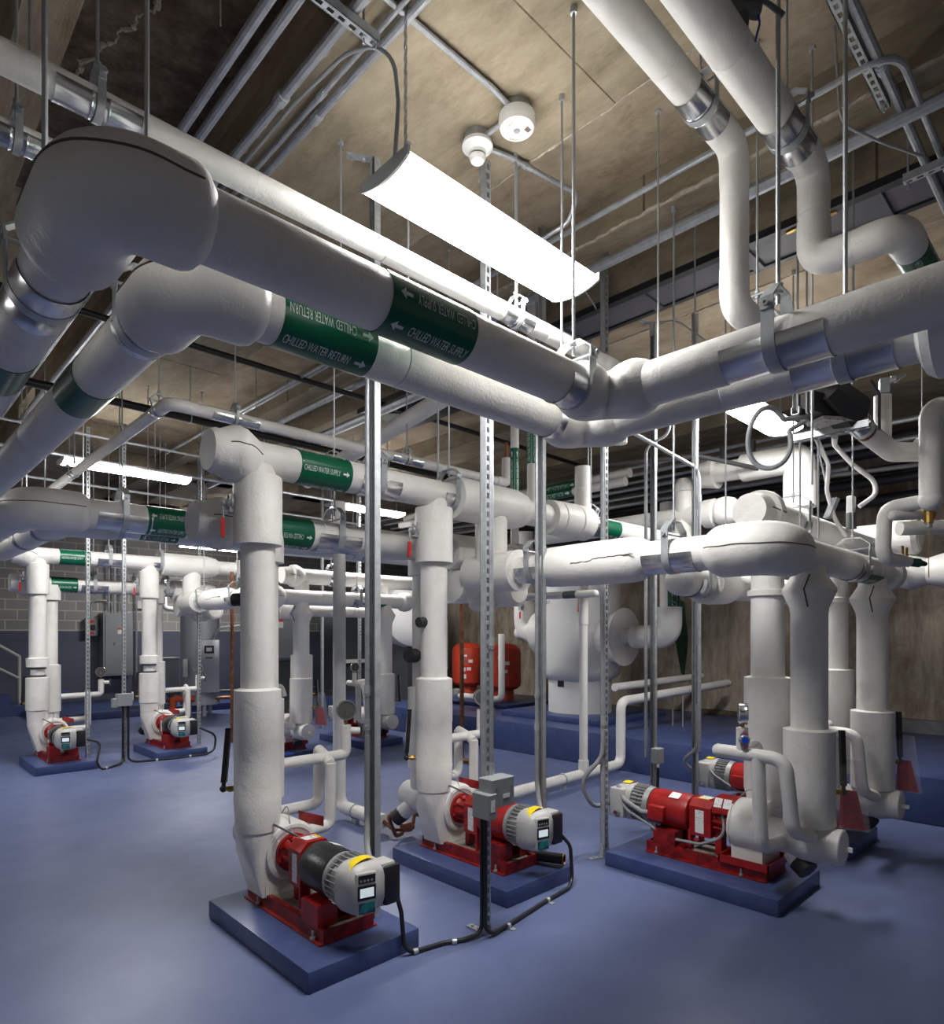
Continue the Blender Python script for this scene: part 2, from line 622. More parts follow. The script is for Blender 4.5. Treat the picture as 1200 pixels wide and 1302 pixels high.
def hanger(c, r, axis, ztop, label, slen=.30, group='clevis hangers', name='pipe_hanger', yoke=.13, rod=.0055, rodoff=(0, 0), saddle=True, cat='hanger'):
    """clevis hanger under a pipe: rod, yoke, strap, bolt and sheet saddle. axis 'x'|'y' = pipe direction"""
    cx, cy, cz = c
    ztop = zc(cx, cy)
    t = thing(name, label, cat, (cx, cy, cz), 0, group)
    A = X_ if axis == 'x' else Y_
    S = Y_ if axis == 'x' else X_
    C = V(c)
    w = max(.016, min(.045, r * .5)); th = .004
    R = r + .008
    zt = r + .018 + max(.05, r * .8) * yoke / .13
    # strap
    pr = []
    yb = r + .018
    pr.append((R, yb + .012))
    for k in range(13):
        a = -PI * k / 12
        pr.append((R * math.cos(a), R * math.sin(a)))
    pr.append((-R, yb + .012))

    def ribbon(path2, wid, thick, name, m):
        mb = MB()
        rings = []
        n = len(path2)
        for i, (u, v) in enumerate(path2):
            p = path2[max(i - 1, 0)]; q = path2[min(i + 1, n - 1)]
            tx, tz = q[0] - p[0], q[1] - p[1]
            l = math.hypot(tx, tz) or 1
            nx, nz = tz / l, -tx / l
            rings.append([C + S * (u + nx * k * thick) + Z_ * (v + nz * k * thick) + A * j * wid / 2 for k, j in ((0, -1), (0, 1), (1, 1), (1, -1))])
        mb.rings(rings)
        return obj(name, mb, m, t)
    ribbon(pr, w, th, 'strap', GALV)
    yk = [(-R - .005, yb - .016), (-R - .005, yb + .016 + r * .12), (-.48 * R, zt), (.48 * R, zt), (R + .005, yb + .016 + r * .12), (R + .005, yb - .016)]
    ribbon(yk, w, .006, 'yoke', GALV)
    b = C + Z_ * yb
    obj('bolt', MB().cyl(b - S * (R + .022), b + S * (R + .022), .005, seg=8).cyl(b - S * (R + .022), b - S * (R + .008), .011, seg=6).cyl(b + S * (R + .008), b + S * (R + .022), .011, seg=6), GALV, t)
    rx, ry = rodoff
    rb = C + Z_ * (zt - .05)
    top = V((cx + rx, cy + ry, ztop))
    obj('rod', MB().cyl(rb, top, rod, seg=8), ROD, t)
    obj('nut', MB().cyl(C + Z_ * (zt - .016), C + Z_ * (zt - .004), rod * 2.1, seg=6).cyl(C + Z_ * (zt + .008), C + Z_ * (zt + .02), rod * 2.1, seg=6).cyl(top - Z_ * .03, top, rod * 2.2, seg=8), GALV, t)
    if saddle:
        mb = MB()
        rr = []
        for s in (-slen / 2, slen / 2):
            for q, rad in ((0, r + .0016),):
                rr.append([C + A * s + S * (rad * math.cos(a)) + Z_ * (rad * math.sin(a)) for a in [math.radians(200 + 0) + math.radians(140) * k / 16 for k in range(17)]])
        # full lower half with flared lips
        rr = []
        ang = [math.radians(178 + 184 * k / 20) for k in range(21)]
        for s, rad in ((-slen / 2, r + .004), (-slen / 2 + .012, r + .0022), (-.03, r + .0022), (-.024, r + .005), (-.018, r + .0022), (.018, r + .0022), (.024, r + .005), (.03, r + .0022), (slen / 2 - .012, r + .0022), (slen / 2, r + .004)):
            rr.append([C + A * s + S * (rad * math.cos(a)) + Z_ * (rad * math.sin(a)) for a in ang])
        mb.rings(rr, closed=False)
        obj('saddle', mb, SADDLE, t)
    return t


def strut(x, y, z0, z1, label, web='-y', foot=None, top=None, slots=True, sz=.041, name='strut_post', group='galvanized strut posts', taps=None):
    """slotted channel post. web = side of the slotted web; open side opposite"""
    t = thing(name, label, 'post', (x, y, z0), 0, group)
    h = sz / 2
    th = .003
    dirs = {'-y': (0, -1), '+y': (0, 1), '-x': (-1, 0), '+x': (1, 0)}
    wx, wy = dirs[web]
    W = V((wx, wy, 0)); S = V((-wy, wx, 0))
    mb = MB()
    O = V((x, y, 0))

    def bx(u0, u1, s0, s1, za, zb):
        p, q = O + W * u0 + S * s0, O + W * u1 + S * s1
        mb.b6(min(p.x, q.x), max(p.x, q.x), min(p.y, q.y), max(p.y, q.y), za, zb)
    for s in (-1, 1):
        bx(-h, h, s * h, s * (h - th), z0, z1)              # sides
        bx(-h, -h + th, s * h, s * (h - .010), z0, z1)      # lips
        bx(-h, -h + .010, s * (h - .010), s * (h - .0075), z0, z1)
        bx(h - th, h, s * h, s * .009, z0, z1)              # web edges
    if slots:
        z = z0
        while z < z1:
            bx(h - th, h, -.009, .009, z, min(z + .020, z1))
            z += .05
    else:
        bx(h - th, h, -.009, .009, z0, z1)
    obj('channel', mb, GALV, t)
    if foot:
        fx, fy = foot
        F = V((fx, fy, 0)).normalized()
        c = O + F * (h + .045)
        r = Matrix.Rotation(math.atan2(F.y, F.x), 3, 'Z')
        b = MB().box((c.x, c.y, z0 + .004), (.125, .04, .007), rot=r)
        c2 = O + F * (h + .003)
        b.box((c2.x, c2.y, z0 + .05), (.006, .04, .09), rot=r)
        for k in (.03, .075):
            p = O + F * (h + k)
            b.cyl((p.x, p.y, z0 + .007), (p.x, p.y, z0 + .018), .009, seg=6)
        obj('foot_bracket', b, GALV, t)
    if top:
        fx, fy = top
        F = V((fx, fy, 0)).normalized()
        r = Matrix.Rotation(math.atan2(F.y, F.x), 3, 'Z')
        c = O + F * (h + .055)
        b = MB().box((c.x, c.y, z1 - .004), (.15, .04, .007), rot=r)
        c2 = O + F * (h + .003)
        b.box((c2.x, c2.y, z1 - .05), (.006, .04, .10), rot=r)
        for k in (.04, .10):
            p = O + F * (h + k)
            b.cyl((p.x, p.y, z1 - .02), (p.x, p.y, z1 - .007), .009, seg=6)
        obj('top_bracket', b, GALV, t)
    return t


def conduit(pts, r, label, br=.1, name='conduit', group=None, m=None, straps=None, seg=10, cat='conduit'):
    p0 = V(pts[0])
    t = thing(name, label, cat, p0, 0, group)
    obj('tube', MB().tube(fillet(pts, br), r, seg), m or CONDUIT, t)
    if straps:
        for q, d in straps:
            q = V(q)
            obj('coupling', MB().cyl(q - V(d) * .03, q + V(d) * .03, r * 1.3, seg=10).cyl(q - V(d) * .014, q - V(d) * .006, r * 1.5, seg=6), GALV, t)
    return t


def cable(pts, r, label, br=.08, m=None, name='power_cable', cat='cable', group=None, clips=None):
    p0 = V(pts[0])
    t = thing(name, label, cat, p0, 0, group)
    obj('sheath', MB().tube(fillet(pts, br), r, 10), m or CABLE, t)
    for c, d in clips or ():
        c = V(c); d = V(d)
        a = d.cross(Z_).normalized()
        b = MB().cyl(c - d * .012, c + d * .012, r * 1.35, seg=12)
        q = c + a * .03
        b.box((q.x, q.y, .003), (.03, .03, .003))
        obj('clip', b, GALV, t)
    return t


def ceiling_light(cx, cy, z, L, w, label, chains=(), armored=None, group='wraparound ceiling lights', hang_to=4.12):
    t = thing('ceiling_light', label, 'light', (cx, cy, z), 0, group)
    h = .062
    n = 14
    # housing (flat pan) above and lens below
    obj('housing', MB().b6(cx - L / 2, cx + L / 2, cy - w / 2 + .02, cy + w / 2 - .02, z + h - .022, z + h), LAMPW, t)
    prof = []
    for k in range(n + 1):
        u = -1 + 2 * k / n
        prof.append((u * w / 2, u * u * .030))
    sec = [(-w / 2 + .012, h - .02)] + prof + [(w / 2 - .012, h - .02)]
    rr = [[V((x, cy + s, z + q)) for s, q in sec] for x in (cx - L / 2 + .006, cx + L / 2 - .006)]
    obj('diffuser', MB().rings(rr), LENS, t)
    for sx in (-1, 1):
        sec2 = [(-w / 2 - .004, h)] + [(s * 1.012, q - .004) for s, q in prof] + [(w / 2 + .004, h)]
        x0 = cx + sx * (L / 2 - .004); x1 = cx + sx * (L / 2 + .008)
        obj('end_cap', MB().rings([[V((x, cy + s, z + q)) for s, q in sec2] for x in (x0, x1)]), LAMPEND, t)
    for (px, py, zt) in chains:
        mb = MB()
        k = 0
        zz = z + h
        while zz < zt:
            d = X_ if k % 2 else Y_
            # one chain link
            c = V((px, py, zz + .014))
            a = Z_.cross(d)
            pts = [c + a * (.006 * math.cos(q)) + Z_ * (.016 * math.sin(q)) for q in [2 * PI * j / 8 for j in range(8)]]
            mb.tube(pts + [pts[0]], .0026, 5, cap=False)
            zz += .025; k += 1
        obj('chain', mb, CONDUIT, t)
    return t


def gauge(parent, c, face, r, stem, name='pressure_gauge'):
    """round dial gauge; face = direction of the glass; stem = point where the stem starts"""
    c = V(c); f = V(face).normalized()
    g = obj(name, MB().lathe(c - f * .022, f, [(0, r * .9), (.006, r * .98), (.036, r * .98), (.044, r * 1.04), (.05, r * 1.02), (.05, r * .9), (.043, r * .88)], 28), CHROME, parent)
    obj('dial', MB().lathe(c + f * .018, f, [(0, r * .88), (.004, r * .88)], 24), GLASS, g)
    a, b = frame(f)
    obj('pointer', MB().box(c + f * .0235 + b * r * .2, (r * .12, r * .12, r * .6)), PRINTG, g)
    s = V(stem)
    obj('stem', MB().cyl(s, c - Z_ * r * .95, .008, seg=8).cyl(s + (c - s) * .2, s + (c - s) * .45, .014, seg=6), BRASS, g)
    return g


def thermometer(parent, base, out, up=(0, 0, 1), L=.22, hang=1):
    """black industrial thermometer on a brass well"""
    b = V(base); o = V(out).normalized(); u = V(up).normalized()
    elbow_p = b + o * .07
    s = o.cross(u).normalized()
    w = obj('thermometer', MB().hull([elbow_p + s * i * .013 + o * j * .014 + u * k for i in (-1, 1) for j in (-1, 1) for k in (.035, .035 + L)]), BLACKP, parent)
    obj('scale_glass', MB().hull([elbow_p + o * .0145 + s * i * .006 + u * k + o * j * .002 for i in (-1, 1) for j in (0, 1) for k in (.06, .02 + L)]), STICK, w)
    obj('swivel', MB().ball(elbow_p, .020, u=12, v=8).cyl(elbow_p, elbow_p + u * .05, .011, seg=10), BLACKP, w)
    obj('well', MB().cyl(b, b + o * .055, .013, seg=8).cyl(b + o * .02, b + o * .04, .018, seg=6), BRASS, w)
    return w


def butterfly_operator(parent, c, out, grip=True):
    """gear plate with red lever hanging down"""
    c = V(c); o = V(out).normalized()
    s = o.cross(Z_).normalized()
    g = obj('valve_operator', MB().lathe(c, o, [(0, .05), (.012, .05), (.016, .035), (.034, .032), (.04, .018), (.055, .016)], 12)
            .lathe(c + Z_ * .04 + s * .02, o, [(0, .014), (.03, .012)], 8).lathe(c - Z_ * .045 - s * .02, o, [(0, .014), (.03, .012)], 8)
            .box(c + o * .012, (.02, .075, .10), rot=Matrix.Rotation(math.atan2(o.y, o.x), 3, 'Z')), FING, parent)
    q = c + o * .05
    l = obj('lever', MB().hull([q + o * (i * .004) + s * (j * .008) + Z_ * k for i in (-1, 1) for j in (-1, 1) for k in (.015, -.09)]), GALV, g)
    obj('grip', MB().hull([q + o * (i * .009 + .004) + s * (j * .011) + Z_ * k for i in (-1, 1) for j in (-1, 1) for k in (-.08, -.185)]), REDH, l)
    return g


def riser(x, y, prof, label, group, name='riser_pipe', cracks=(), ops=(), therm=(), caps=()):
    """vertical insulated pipe from a lathe profile [(z, r)]"""
    t = thing(name, label, 'pipe', (x, y, prof[0][0]), 0, group)
    # split into pipe cover and fat sleeves for parts
    rmin = min(r for _, r in prof)
    segs = []
    for i in range(len(prof) - 1):
        (z0, r0), (z1, r1) = prof[i], prof[i + 1]
        kind = 'sleeve_cover' if max(r0, r1) > rmin * 1.16 else 'straight_cover'
        if segs and segs[-1][0] == kind:
            segs[-1][1].append((z1, r1))
        else:
            segs.append([kind, [(z0, r0), (z1, r1)]])
    for kind, pr in segs:
        P = []
        for (z, r) in pr:
            P.append((z - pr[0][0], r))
        obj(kind, MB().lathe((x, y, pr[0][0]), Z_, P, 30), INS, t)
    for c, out in ops:
        butterfly_operator(t, (x + c[0], y + c[1], c[2]), out)
    for b, out, up, L in therm:
        thermometer(t, (x + b[0], y + b[1], b[2]), out, up, L)
    for b, out, r, L in caps:
        b = V((x + b[0], y + b[1], b[2])); o = V(out).normalized()
        obj('plug', MB().lathe(b, o, [(0, r), (L * .9, r), (L, r * .9)], 20), BLACKR, t)
    for pts in cracks:
        obj('seam', MB().tube([V((x + p[0], y + p[1], p[2])) for p in pts], .004, 6), INSD, t)
    return t


def pump(loc, rz, label, motor='black', lod=0, group='end suction pumps', caps='left', name='circulation_pump', seam=True, drain=True):
    """end suction pump, local frame: shaft along y at z=.28, motor towards -y, suction towards +y"""
    t = thing(name, label, 'pump', loc, rz, group)
    P = lambda n, mb, m, par=None, **k: obj(n, mb, m, par or t, local=True, **k)
    zs = .285
    # skid
    b = MB()
    for s in (-1, 1):
        x = s * .142
        b.b6(x - .004, x + .004, -.68, .13, .004, .072)
        b.b6(min(x, x + s * .026), max(x, x + s * .026), -.68, .13, .0, .008)
        b.b6(min(x, x - s * .03), max(x, x - s * .03), -.68, .13, .066, .072)
    b.b6(-.142, .142, -.684, -.676, .004, .072).b6(-.142, .142, .122, .13, .004, .072)
    sk = P('skid', b, REDD)
    P('grout_bed', MB().b6(-.137, .137, -.67, .12, .0, .058), GROUT, sk)
    for x in (-.158, .158):
        for y in (-.6, -.02):
            P('anchor_bolt', MB().cyl((x, y, .0), (x, y, .05), .006, seg=6).cyl((x, y, .009), (x, y, .02), .013, seg=6), ROD, sk)
    # insulated casing: round volute + pedestal + shoulder rising to the discharge
    ring = lambda y, r, n=26: [V((r * math.cos(2 * PI * k / n), y, zs + r * math.sin(2 * PI * k / n))) for k in range(n)]
    vol = MB().hull(ring(-.085, .168) + ring(-.105, .150) + ring(.09, .168) + ring(.11, .14))
    vol.hull([V((x, y, z)) for x in (-.15, .125) for y in (-.096, .096) for z in (.06, .28)] )
    vol.hull([V((x, y, z)) for x, z in ((-.165, .06), (-.05, .06), (-.235, .30), (-.03, .30)) for y in (-.088, .088)] + [V((-.15 + q * math.cos(2 * PI * k / 20), q * math.sin(2 * PI * k / 20), z)) for k in range(20) for z, q in ((.40, .113), (.45, .108))])
    vo = P('casing_cover', vol, INS, sharp=40)
    P('front_ring', MB().lathe((0, -.105, zs), -Y_, [(0, .155), (.012, .152), (.016, .135), (.010, .118)], 30), INS, vo)
    # bearing bracket
    br = MB().lathe((0, -.108, zs), -Y_, [(0, .104), (.026, .104), (.030, .088), (.05, .072), (.13, .062), (.155, .066), (.16, .05)], 24)
    for k in range(10):
        a = 2 * PI * k / 10
        br.box((.072 * math.cos(a), -.19, zs + .072 * math.sin(a)), (.012, .10, .026), rot=Matrix.Rotation(-a + PI / 2, 3, 'Y'))
    for k in range(8):
        a = 2 * PI * k / 8 + .3
        c = V((.09 * math.cos(a), -.138, zs + .09 * math.sin(a)))
        br.cyl(c, c - Y_ * .012, .010, seg=6)
    br.b6(-.04, .04, -.24, -.20, .06, .23)
    P('bearing_bracket', br, RED)
    # coupling guard (six sided red sheet)
    gp = [(-.095, .17), (-.095, .36), (-.055, .405), (.055, .405), (.095, .36), (.095, .17)]
    gd = P('coupling_guard', MB().rings([[V((x, y, z)) for x, z in gp] for y in (-.37, -.245)]).b6(-.1, -.05, -.375, -.36, .07, .2).b6(.05, .1, -.375, -.36, .07, .2), RED)
    P('warning_label', MB().poly([V((-.045, y, .4065)) for y in (-.34, -.275)] + [V((.03, y, .4065)) for y in (-.275, -.34)], d=V((0, 0, .001))), STICK, gd)
    P('caution_strip', MB().b6(.03, .046, -.34, -.275, .4055, .408), YEL, gd)
    P('side_label', MB().b6(-.0968, -.0945, -.335, -.285, .19, .34), STICK, gd)
    P('side_label', MB().b6(.0945, .0968, -.335, -.285, .19, .34), STICK, gd)
    if motor == 'red' and caps == 'right':
        nb = P('bracket_cover', MB().hull([V((x, y, z)) for x, z in ((.10, .345), (-.10, .345), (.10, .375), (.06, .44), (-.06, .44), (-.10, .375)) for y in (-.235, -.10)]), RED)
        for y in (-.225, -.165):
            P('plate_label', MB().hull([V((x, yy, z)) for x, z in ((.067, .437), (.097, .383), (.069, .438), (.099, .384)) for yy in (y, y + .05)]), STICK, nb)
        P('raised_frame', MB().b6(-.17, -.162, -.16, .15, .066, .112).b6(.162, .17, -.16, .15, .066, .112).b6(-.17, .17, .142, .15, .066, .112).b6(-.17, .17, -.16, -.152, .066, .112).b6(-.165, .165, -.155, .145, .066, .076), RED, sk)
    # motor
    mm = MOTORB if motor == 'black' else RED
    mo = P('motor', MB().lathe((0, -.375, zs), -Y_, [(0, .06), (.004, .10), (.012, .118), (.03, .123), (.23, .123), (.245, .118), (.25, .10)], 30), mm)
    P('nameplate', MB().hull([V((.055 + i * .03, y, zs + .1105 + i * -.012 + k * .002)) for i in (-1, 1) for y in (-.5, -.44) for k in (0, 1)]), STICK, mo)
    P('motor_foot', MB().b6(-.148, -.035, -.63, -.47, .062, .172).b6(.035, .148, -.63, -.47, .062, .172).b6(-.12, .12, -.60, -.44, .062, .08).b6(-.135, .135, -.62, -.42, .07, .078), REDD if motor != 'black' else RED)
    if motor == 'red':
        P('terminal_box', MB().bevelbox((.135, -.55, zs - .01), (.055, .10, .10), .008), RED, mo)
    # cooling fins and shroud
    f = MB().lathe((0, -.625, zs), -Y_, [(0, .105), (.0, .122), (.03, .128), (.034, .112), (.13, .112)], 28)
    for k in range(30):
        a = 2 * PI * k / 30
        f.box((.120 * math.cos(a), -.705, zs + .120 * math.sin(a)), (.004, .085, .024), rot=Matrix.Rotation(-a + PI / 2, 3, 'Y'))
    f.lathe((0, -.70, zs), -Y_, [(0, .10), (.0, .118), (.05, .118)], 24)
    P('fin_ring', f, FING)
    # drive housing: rounded grey bell with flat angled panel, black terminal block on the right
    y0, y1, y2 = -.735, -.83, -.875
    rr = []
    for y, r in ((y0, .128), (-.76, .132), (y1, .126), (-.86, .108), (y2, .084)):
        sec = []
        for k in range(32):
            a = 2 * PI * k / 32
            cx, cz = math.cos(a), math.sin(a)
            q = 1.0 / max(.0001, (abs(cx) ** 3 + abs(cz) ** 3) ** (1 / 3))
            sec.append(V((r * q * cx * .95, y, zs + r * q * cz * .97)))
        rr.append(sec)
    dv = P('drive_housing', MB().rings(rr), DRIVEG, sharp=40)
    P('warning_strip', MB().rings([[V((.1325 * .95 * math.cos(a) * 1.07, y, zs + .1325 * .97 * math.sin(a) * 1.07)) for a in [math.radians(72 + 62 * k / 8) for k in range(9)]] for y in (-.772, -.825)], closed=False), YEL, dv)
    # control panel on the front, leaning left
    rot = Matrix.Rotation(math.radians(-14), 3, 'Z')
    pan = P('control_panel', MB().bevelbox((-.035, -.872, zs - .005), (.105, .03, .20), .012, rot=rot), DRIVEG, dv)
    n = rot @ V((0, -1, 0)); ux = rot @ X_
    o = V((-.035, -.872, zs - .005)) + n * .0155

    def pl(nm, u0, u1, z0, z1, m, e=.0015):
        pts = [o + ux * u + Z_ * z for u, z in ((u0, z0), (u1, z0), (u1, z1), (u0, z1))]
        return P(nm, MB().poly(pts, d=n * e), m, pan)
    pl('button_field', -.042, .042, .052, .090, BLACKP)
    for k in range(4):
        c = o + ux * (-.03 + k * .018) + Z_ * .064
        P('button', MB().cyl(c, c + n * .004, .006, seg=10), FING, pan)
    pl('display_bezel', -.045, .045, -.028, .040, BLACKP)
    pl('display', -.034, .034, -.014, .028, LCD, .003)
    pl('badge', -.040, .040, -.092, -.040, TEAL)
    bk = P('terminal_cover', MB().bevelbox((.105, -.815, zs - .0), (.085, .10, .21), .012), DRIVEG, dv)
    if caps == 'left':
        P('black_cover', MB().bevelbox((.118, -.852, zs - .005), (.095, .06, .19), .012), BLACKP, dv)
    P('conduit_fitting', MB().cyl((.15, -.80, zs - .06), (.185, -.80, zs - .06), .016, seg=10), CHROME, dv)
    # suction elbow / diffuser with removable end cap
    su = MB().lathe((.03, .09, zs - .01), Y_, [(0, .10), (.06, .095), (.14, .105), (.22, .125), (.30, .118), (.37, .100), (.385, .102), (.42, .102), (.425, .095)], 26)
    so = P('suction_diffuser', su, INS)
    P('cap_handle', MB().b6(.022, .038, .515, .56, zs - .025, zs + .0), WPLAST, so)
    if drain:
        if caps == 'left':
            P('strainer_cap', MB().cyl((-.02, .40, zs - .075), (-.06, .47, zs - .14), .062, .060, seg=22), INS, so)
            P('end_plug', MB().cyl((-.055, .46, zs - .135), (-.085, .52, zs - .19), .062, .058, seg=22), BLACKR, so)
        else:
            P('strainer_cap', MB().cyl((.04, .24, zs - .09), (.06, .30, zs - .15), .058, .062, seg=22), INS, so)
            P('end_plug', MB().cyl((.055, .285, zs - .135), (.075, .34, zs - .175), .066, .062, seg=22), BLACKR, so)
    if caps == 'right':
        # these frames carry a longer motor
        for o in list(t.children) + [c for k in t.children for c in k.children]:
            if o is sk or o.parent is sk or 'foot' in o.name:
                continue
            for v in o.data.vertices:
                if v.co.y < -.25:
                    v.co.y = -.25 + (v.co.y + .25) * 1.2
    # vent tube and hanging red tag
    P('vent_tube', MB().tube(fillet([(-.12, -.085, .46), (-.11, -.15, .455), (-.03, -.24, .40)], .05), .006, 8), CAST)
    if caps == 'left':
        P('red_plate', MB().hull([V((.17 + i * .052, -.02 + j * .004 - i * .050, .415 + k * .030 - i * .016)) for i in (-1, 1) for j in (-1, 1) for k in (-1, 1)]), REDD)
    P('tag_wire', MB().tube(fillet([(.02, .05, .46), (.02, -.02, .53), (-.01, -.10, .45), (-.02, -.14, .39)], .08), .003, 6), GREYCABLE)
    return t


def gauge_piping(ox, oy, label, zt=.787, group='gauge bypass piping', face=(-.35, -1, 0)):
    """small insulated loop beside a suction riser: header leg, two drops and a dial gauge"""
    t = thing('gauge_piping', label, 'pipe', (ox + .6, oy, .3), 0, group)
    r = .036
    obj('top_leg', MB().tube(fillet([(ox + .09, oy, zt), (ox + .60, oy, zt), (ox + .60, oy, zt + .20)], .045), r, 16), INS, t)
    obj('drop_leg', MB().tube(fillet([(ox + .42, oy - .10, zt - .02), (ox + .42, oy - .10, zt - .42), (ox + .05, oy - .12, zt - .42)], .06), r, 16), INS, t)
    obj('drop_leg', MB().tube(fillet([(ox + .47, oy + .13, zt + .03), (ox + .47, oy + .13, zt - .33), (ox + .06, oy + .12, zt - .33)], .06), r, 16), INS, t)
    obj('cross_leg', MB().tube(fillet([(ox + .42, oy - .10, zt - .03), (ox + .45, oy, zt), (ox + .47, oy + .13, zt + .03)], .02), r * .98, 14), INS, t)
    gauge(t, (ox + .60, oy, zt + .30), face, .066, (ox + .60, oy, zt + .19))
    v = obj('gauge_cock', MB().cyl((ox + .60, oy, zt + .16), (ox + .69, oy - .03, zt + .155), .024, seg=12), INS, t)
    obj('cock_handle', MB().box((ox + .70, oy - .033, zt + .155), (.012, .05, .10)), CAST, v)
    obj('isolation_valve', MB().cyl((ox + .13, oy, zt + .03), (ox + .13, oy, zt + .055), .012, seg=8).box((ox + .16, oy - .01, zt + .058), (.09, .016, .01)), BLUEH, t)
    return t


def concrete_pad(x0, x1, y0, y1, label, h=.1, z=0, group='pump pads', name='concrete_pad'):
    t = obj(name, MB().bevelbox(((x0 + x1) / 2, (y0 + y1) / 2, z + h / 2), (x1 - x0, y1 - y0, h), .008, 2), PADM)
    return tag(t, label, 'pad', group)
# ================================================================== SETTING
struct('floor', MB().b6(-4, 15, -4.5, 16.2, -.12, 0), FLOOR)
struct('ceiling', MB().b6(-4, 1.49, -4.5, 16.2, 4.60, 4.75).b6(1.49, 15, -4.5, 16.2, 4.35, 4.75), RECESS)
SOF = [(-4, -.9, CEIL), (.50, .68, STRIPC), (3.43, 3.60, CEIL), (4.11, 4.50, CEIL), (4.50, 4.76, STRIPC), (5.9, 6.5, CEIL), (7.6, 8.2, CEIL), (9.0, 9.4, CEIL)]
for x0, x1, m in SOF:
    struct('ceiling_beam', MB().b6(x0, x1, -4.5, 16.0, 4.12, 4.60), m)
struct('ceiling_beam', MB().b6(1.49, 2.62, -4.5, 8.45, 4.12, 4.60), CEIL)
struct('ceiling_beam', MB().b6(1.49, 2.62, 9.4, 16, 4.12, 4.60), CEIL)
for y in (10.6, 13.2):
    struct('ceiling_beam', MB().b6(2.62, 9.4, y, y + .35, 4.12, 4.60), CEIL)
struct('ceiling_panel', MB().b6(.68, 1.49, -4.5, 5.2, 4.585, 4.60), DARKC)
# hairline form joints and crumbly edges in the soffit
jb = MB()
for y in (-1.2, 1.72, 3.9, 6.2):
    jb.b6(1.49, 2.62, y, y + .006, 4.118, 4.121)
struct('soffit_joint', jb, DARKC)


def crumb(x, y0, y1, seed, w=.012):
    r = random.Random(seed)
    pts = []
    y = y0
    while y < y1:
        pts.append(V((x + r.uniform(-.006, .006), y, 4.119 + r.uniform(-.004, .004))))
        y += r.uniform(.03, .08)
    return MB().tube(pts, w, 6, rf=lambda i, s, T: w * (.4 + .6 * r.random()))


CRUMB = mat('crumbling_edge', (.50, .44, .35, 1), .9, noise=.4, nscale=30)
struct('soffit_edge', crumb(2.622, .2, 6, 1, .008), CRUMB)
struct('soffit_edge', crumb(3.428, .5, 6, 2, .016), CRUMB)
struct('soffit_edge', crumb(4.764, -.5, 5, 3, .012), CRUMB)
struct('soffit_edge', crumb(1.486, 1.5, 6, 4, .010), CRUMB)
# pale efflorescence crack in the dark bay at the left
r_ = random.Random(5)
pts = []
for k in range(90):
    f = k / 89
    pts.append(V((.86 + .34 * f + .012 * math.sin(k * .55) + r_.uniform(-.006, .006), 3.95 - 1.25 * f + r_.uniform(-.006, .006), 4.583)))
struct('ceiling_crack', MB().tube(pts, .02, 6, rf=lambda i, s, T: .004 + .016 * r_.random() * abs(math.sin(i * .21))), CRUMB)
struct('ceiling_crack', MB().cyl((1.17, 2.78, 4.585), (1.17, 2.78, 4.25), .006, .003, 6), CRUMB)
# boundaries
struct('wall_right', MB().b6(9.4, 9.6, -4.5, 10.3, 0, 4.75), WALLC)
struct('wall_return', MB().b6(9.4, 14.8, 10.3, 10.5, 0, 4.75), WALLC)
struct('wall_back', MB().b6(-4, 15, 16.0, 16.2, 0, 4.75), CMU)
struct('wall_far', MB().b6(14.6, 14.8, 10.3, 16.2, 0, 4.75), CMU)
struct('platform', MB().bevelbox((7.95, 3.25, .2), (2.9, 15.5, .4), .012), PADM)
struct('baseboard_right', MB().b6(9.28, 9.4, -4.5, 3.4, .4, .56), concrete_mat('grey_base', (.13, .13, .14, 1), (.19, .19, .20, 1), (.27, .27, .27, 1), 6))
struct('trim_1', MB().b6(9.30, 9.4, 3.4, 4.6, .4, .46), DARKC)
struct('platform_back', MB().bevelbox((4.6, 14.7, .07), (4.2, 2.5, .14), .01), PADM)
# vertical form joints on the far faces of the bays
vj = MB()
for x, ys in ((3.431, (2.05, 4.2, 6.4)), (4.111, (1.0, 3.2, 5.4)), (5.901, (1.0, 2.6, 4.4))):
    for y in ys:
        vj.b6(x - .004, x + .001, y, y + .012, 4.12, 4.36)
struct('bay_joint', vj, DARKC)

# ceiling access hatch: black frame with grey leaves
h = thing('access_hatch', 'long black framed hatch with dark grey panels on the soffit', 'hatch', (4.3, 1.6, 4.1))
obj('frame', MB().b6(4.10, 4.16, -1.2, 3.35, 4.07, 4.119).b6(4.46, 4.50, -1.2, 3.35, 4.085, 4.119).b6(4.10, 4.5, 3.32, 3.35, 4.08, 4.119), HATCHB, h)
for k, y in enumerate((-1.2, -.45, .30, 1.05, 1.80, 2.55)):
    lf = obj('panel', MB().b6(4.16, 4.46, y + .02, y + .70, 4.098, 4.112), HATCH, h)
    obj('rib', MB().b6(4.16, 4.46, y + .70, y + .77, 4.078, 4.112), HATCH, lf)
for x in (4.14, 4.47):
    q = obj('latch', MB().b6(x, x + .025, 1.22, 1.50, 4.062, 4.08), BRASS, h)
h = thing('access_hatch', 'black ragged hatch hanging open beyond the white sloping pipe', 'hatch', (4.5, 5.2, 4.0), 0)
obj('panel', MB().hull([V((x, y, z)) for x, y, z in ((4.15, 4.6, 4.1), (4.2, 6.0, 4.09), (4.65, 5.9, 3.95), (4.6, 4.7, 3.93), (4.3, 5.2, 3.88))]), HATCHB, h)
obj('frame', MB().b6(4.12, 4.16, 4.5, 6.1, 4.07, 4.119), DARKPIPE, h)

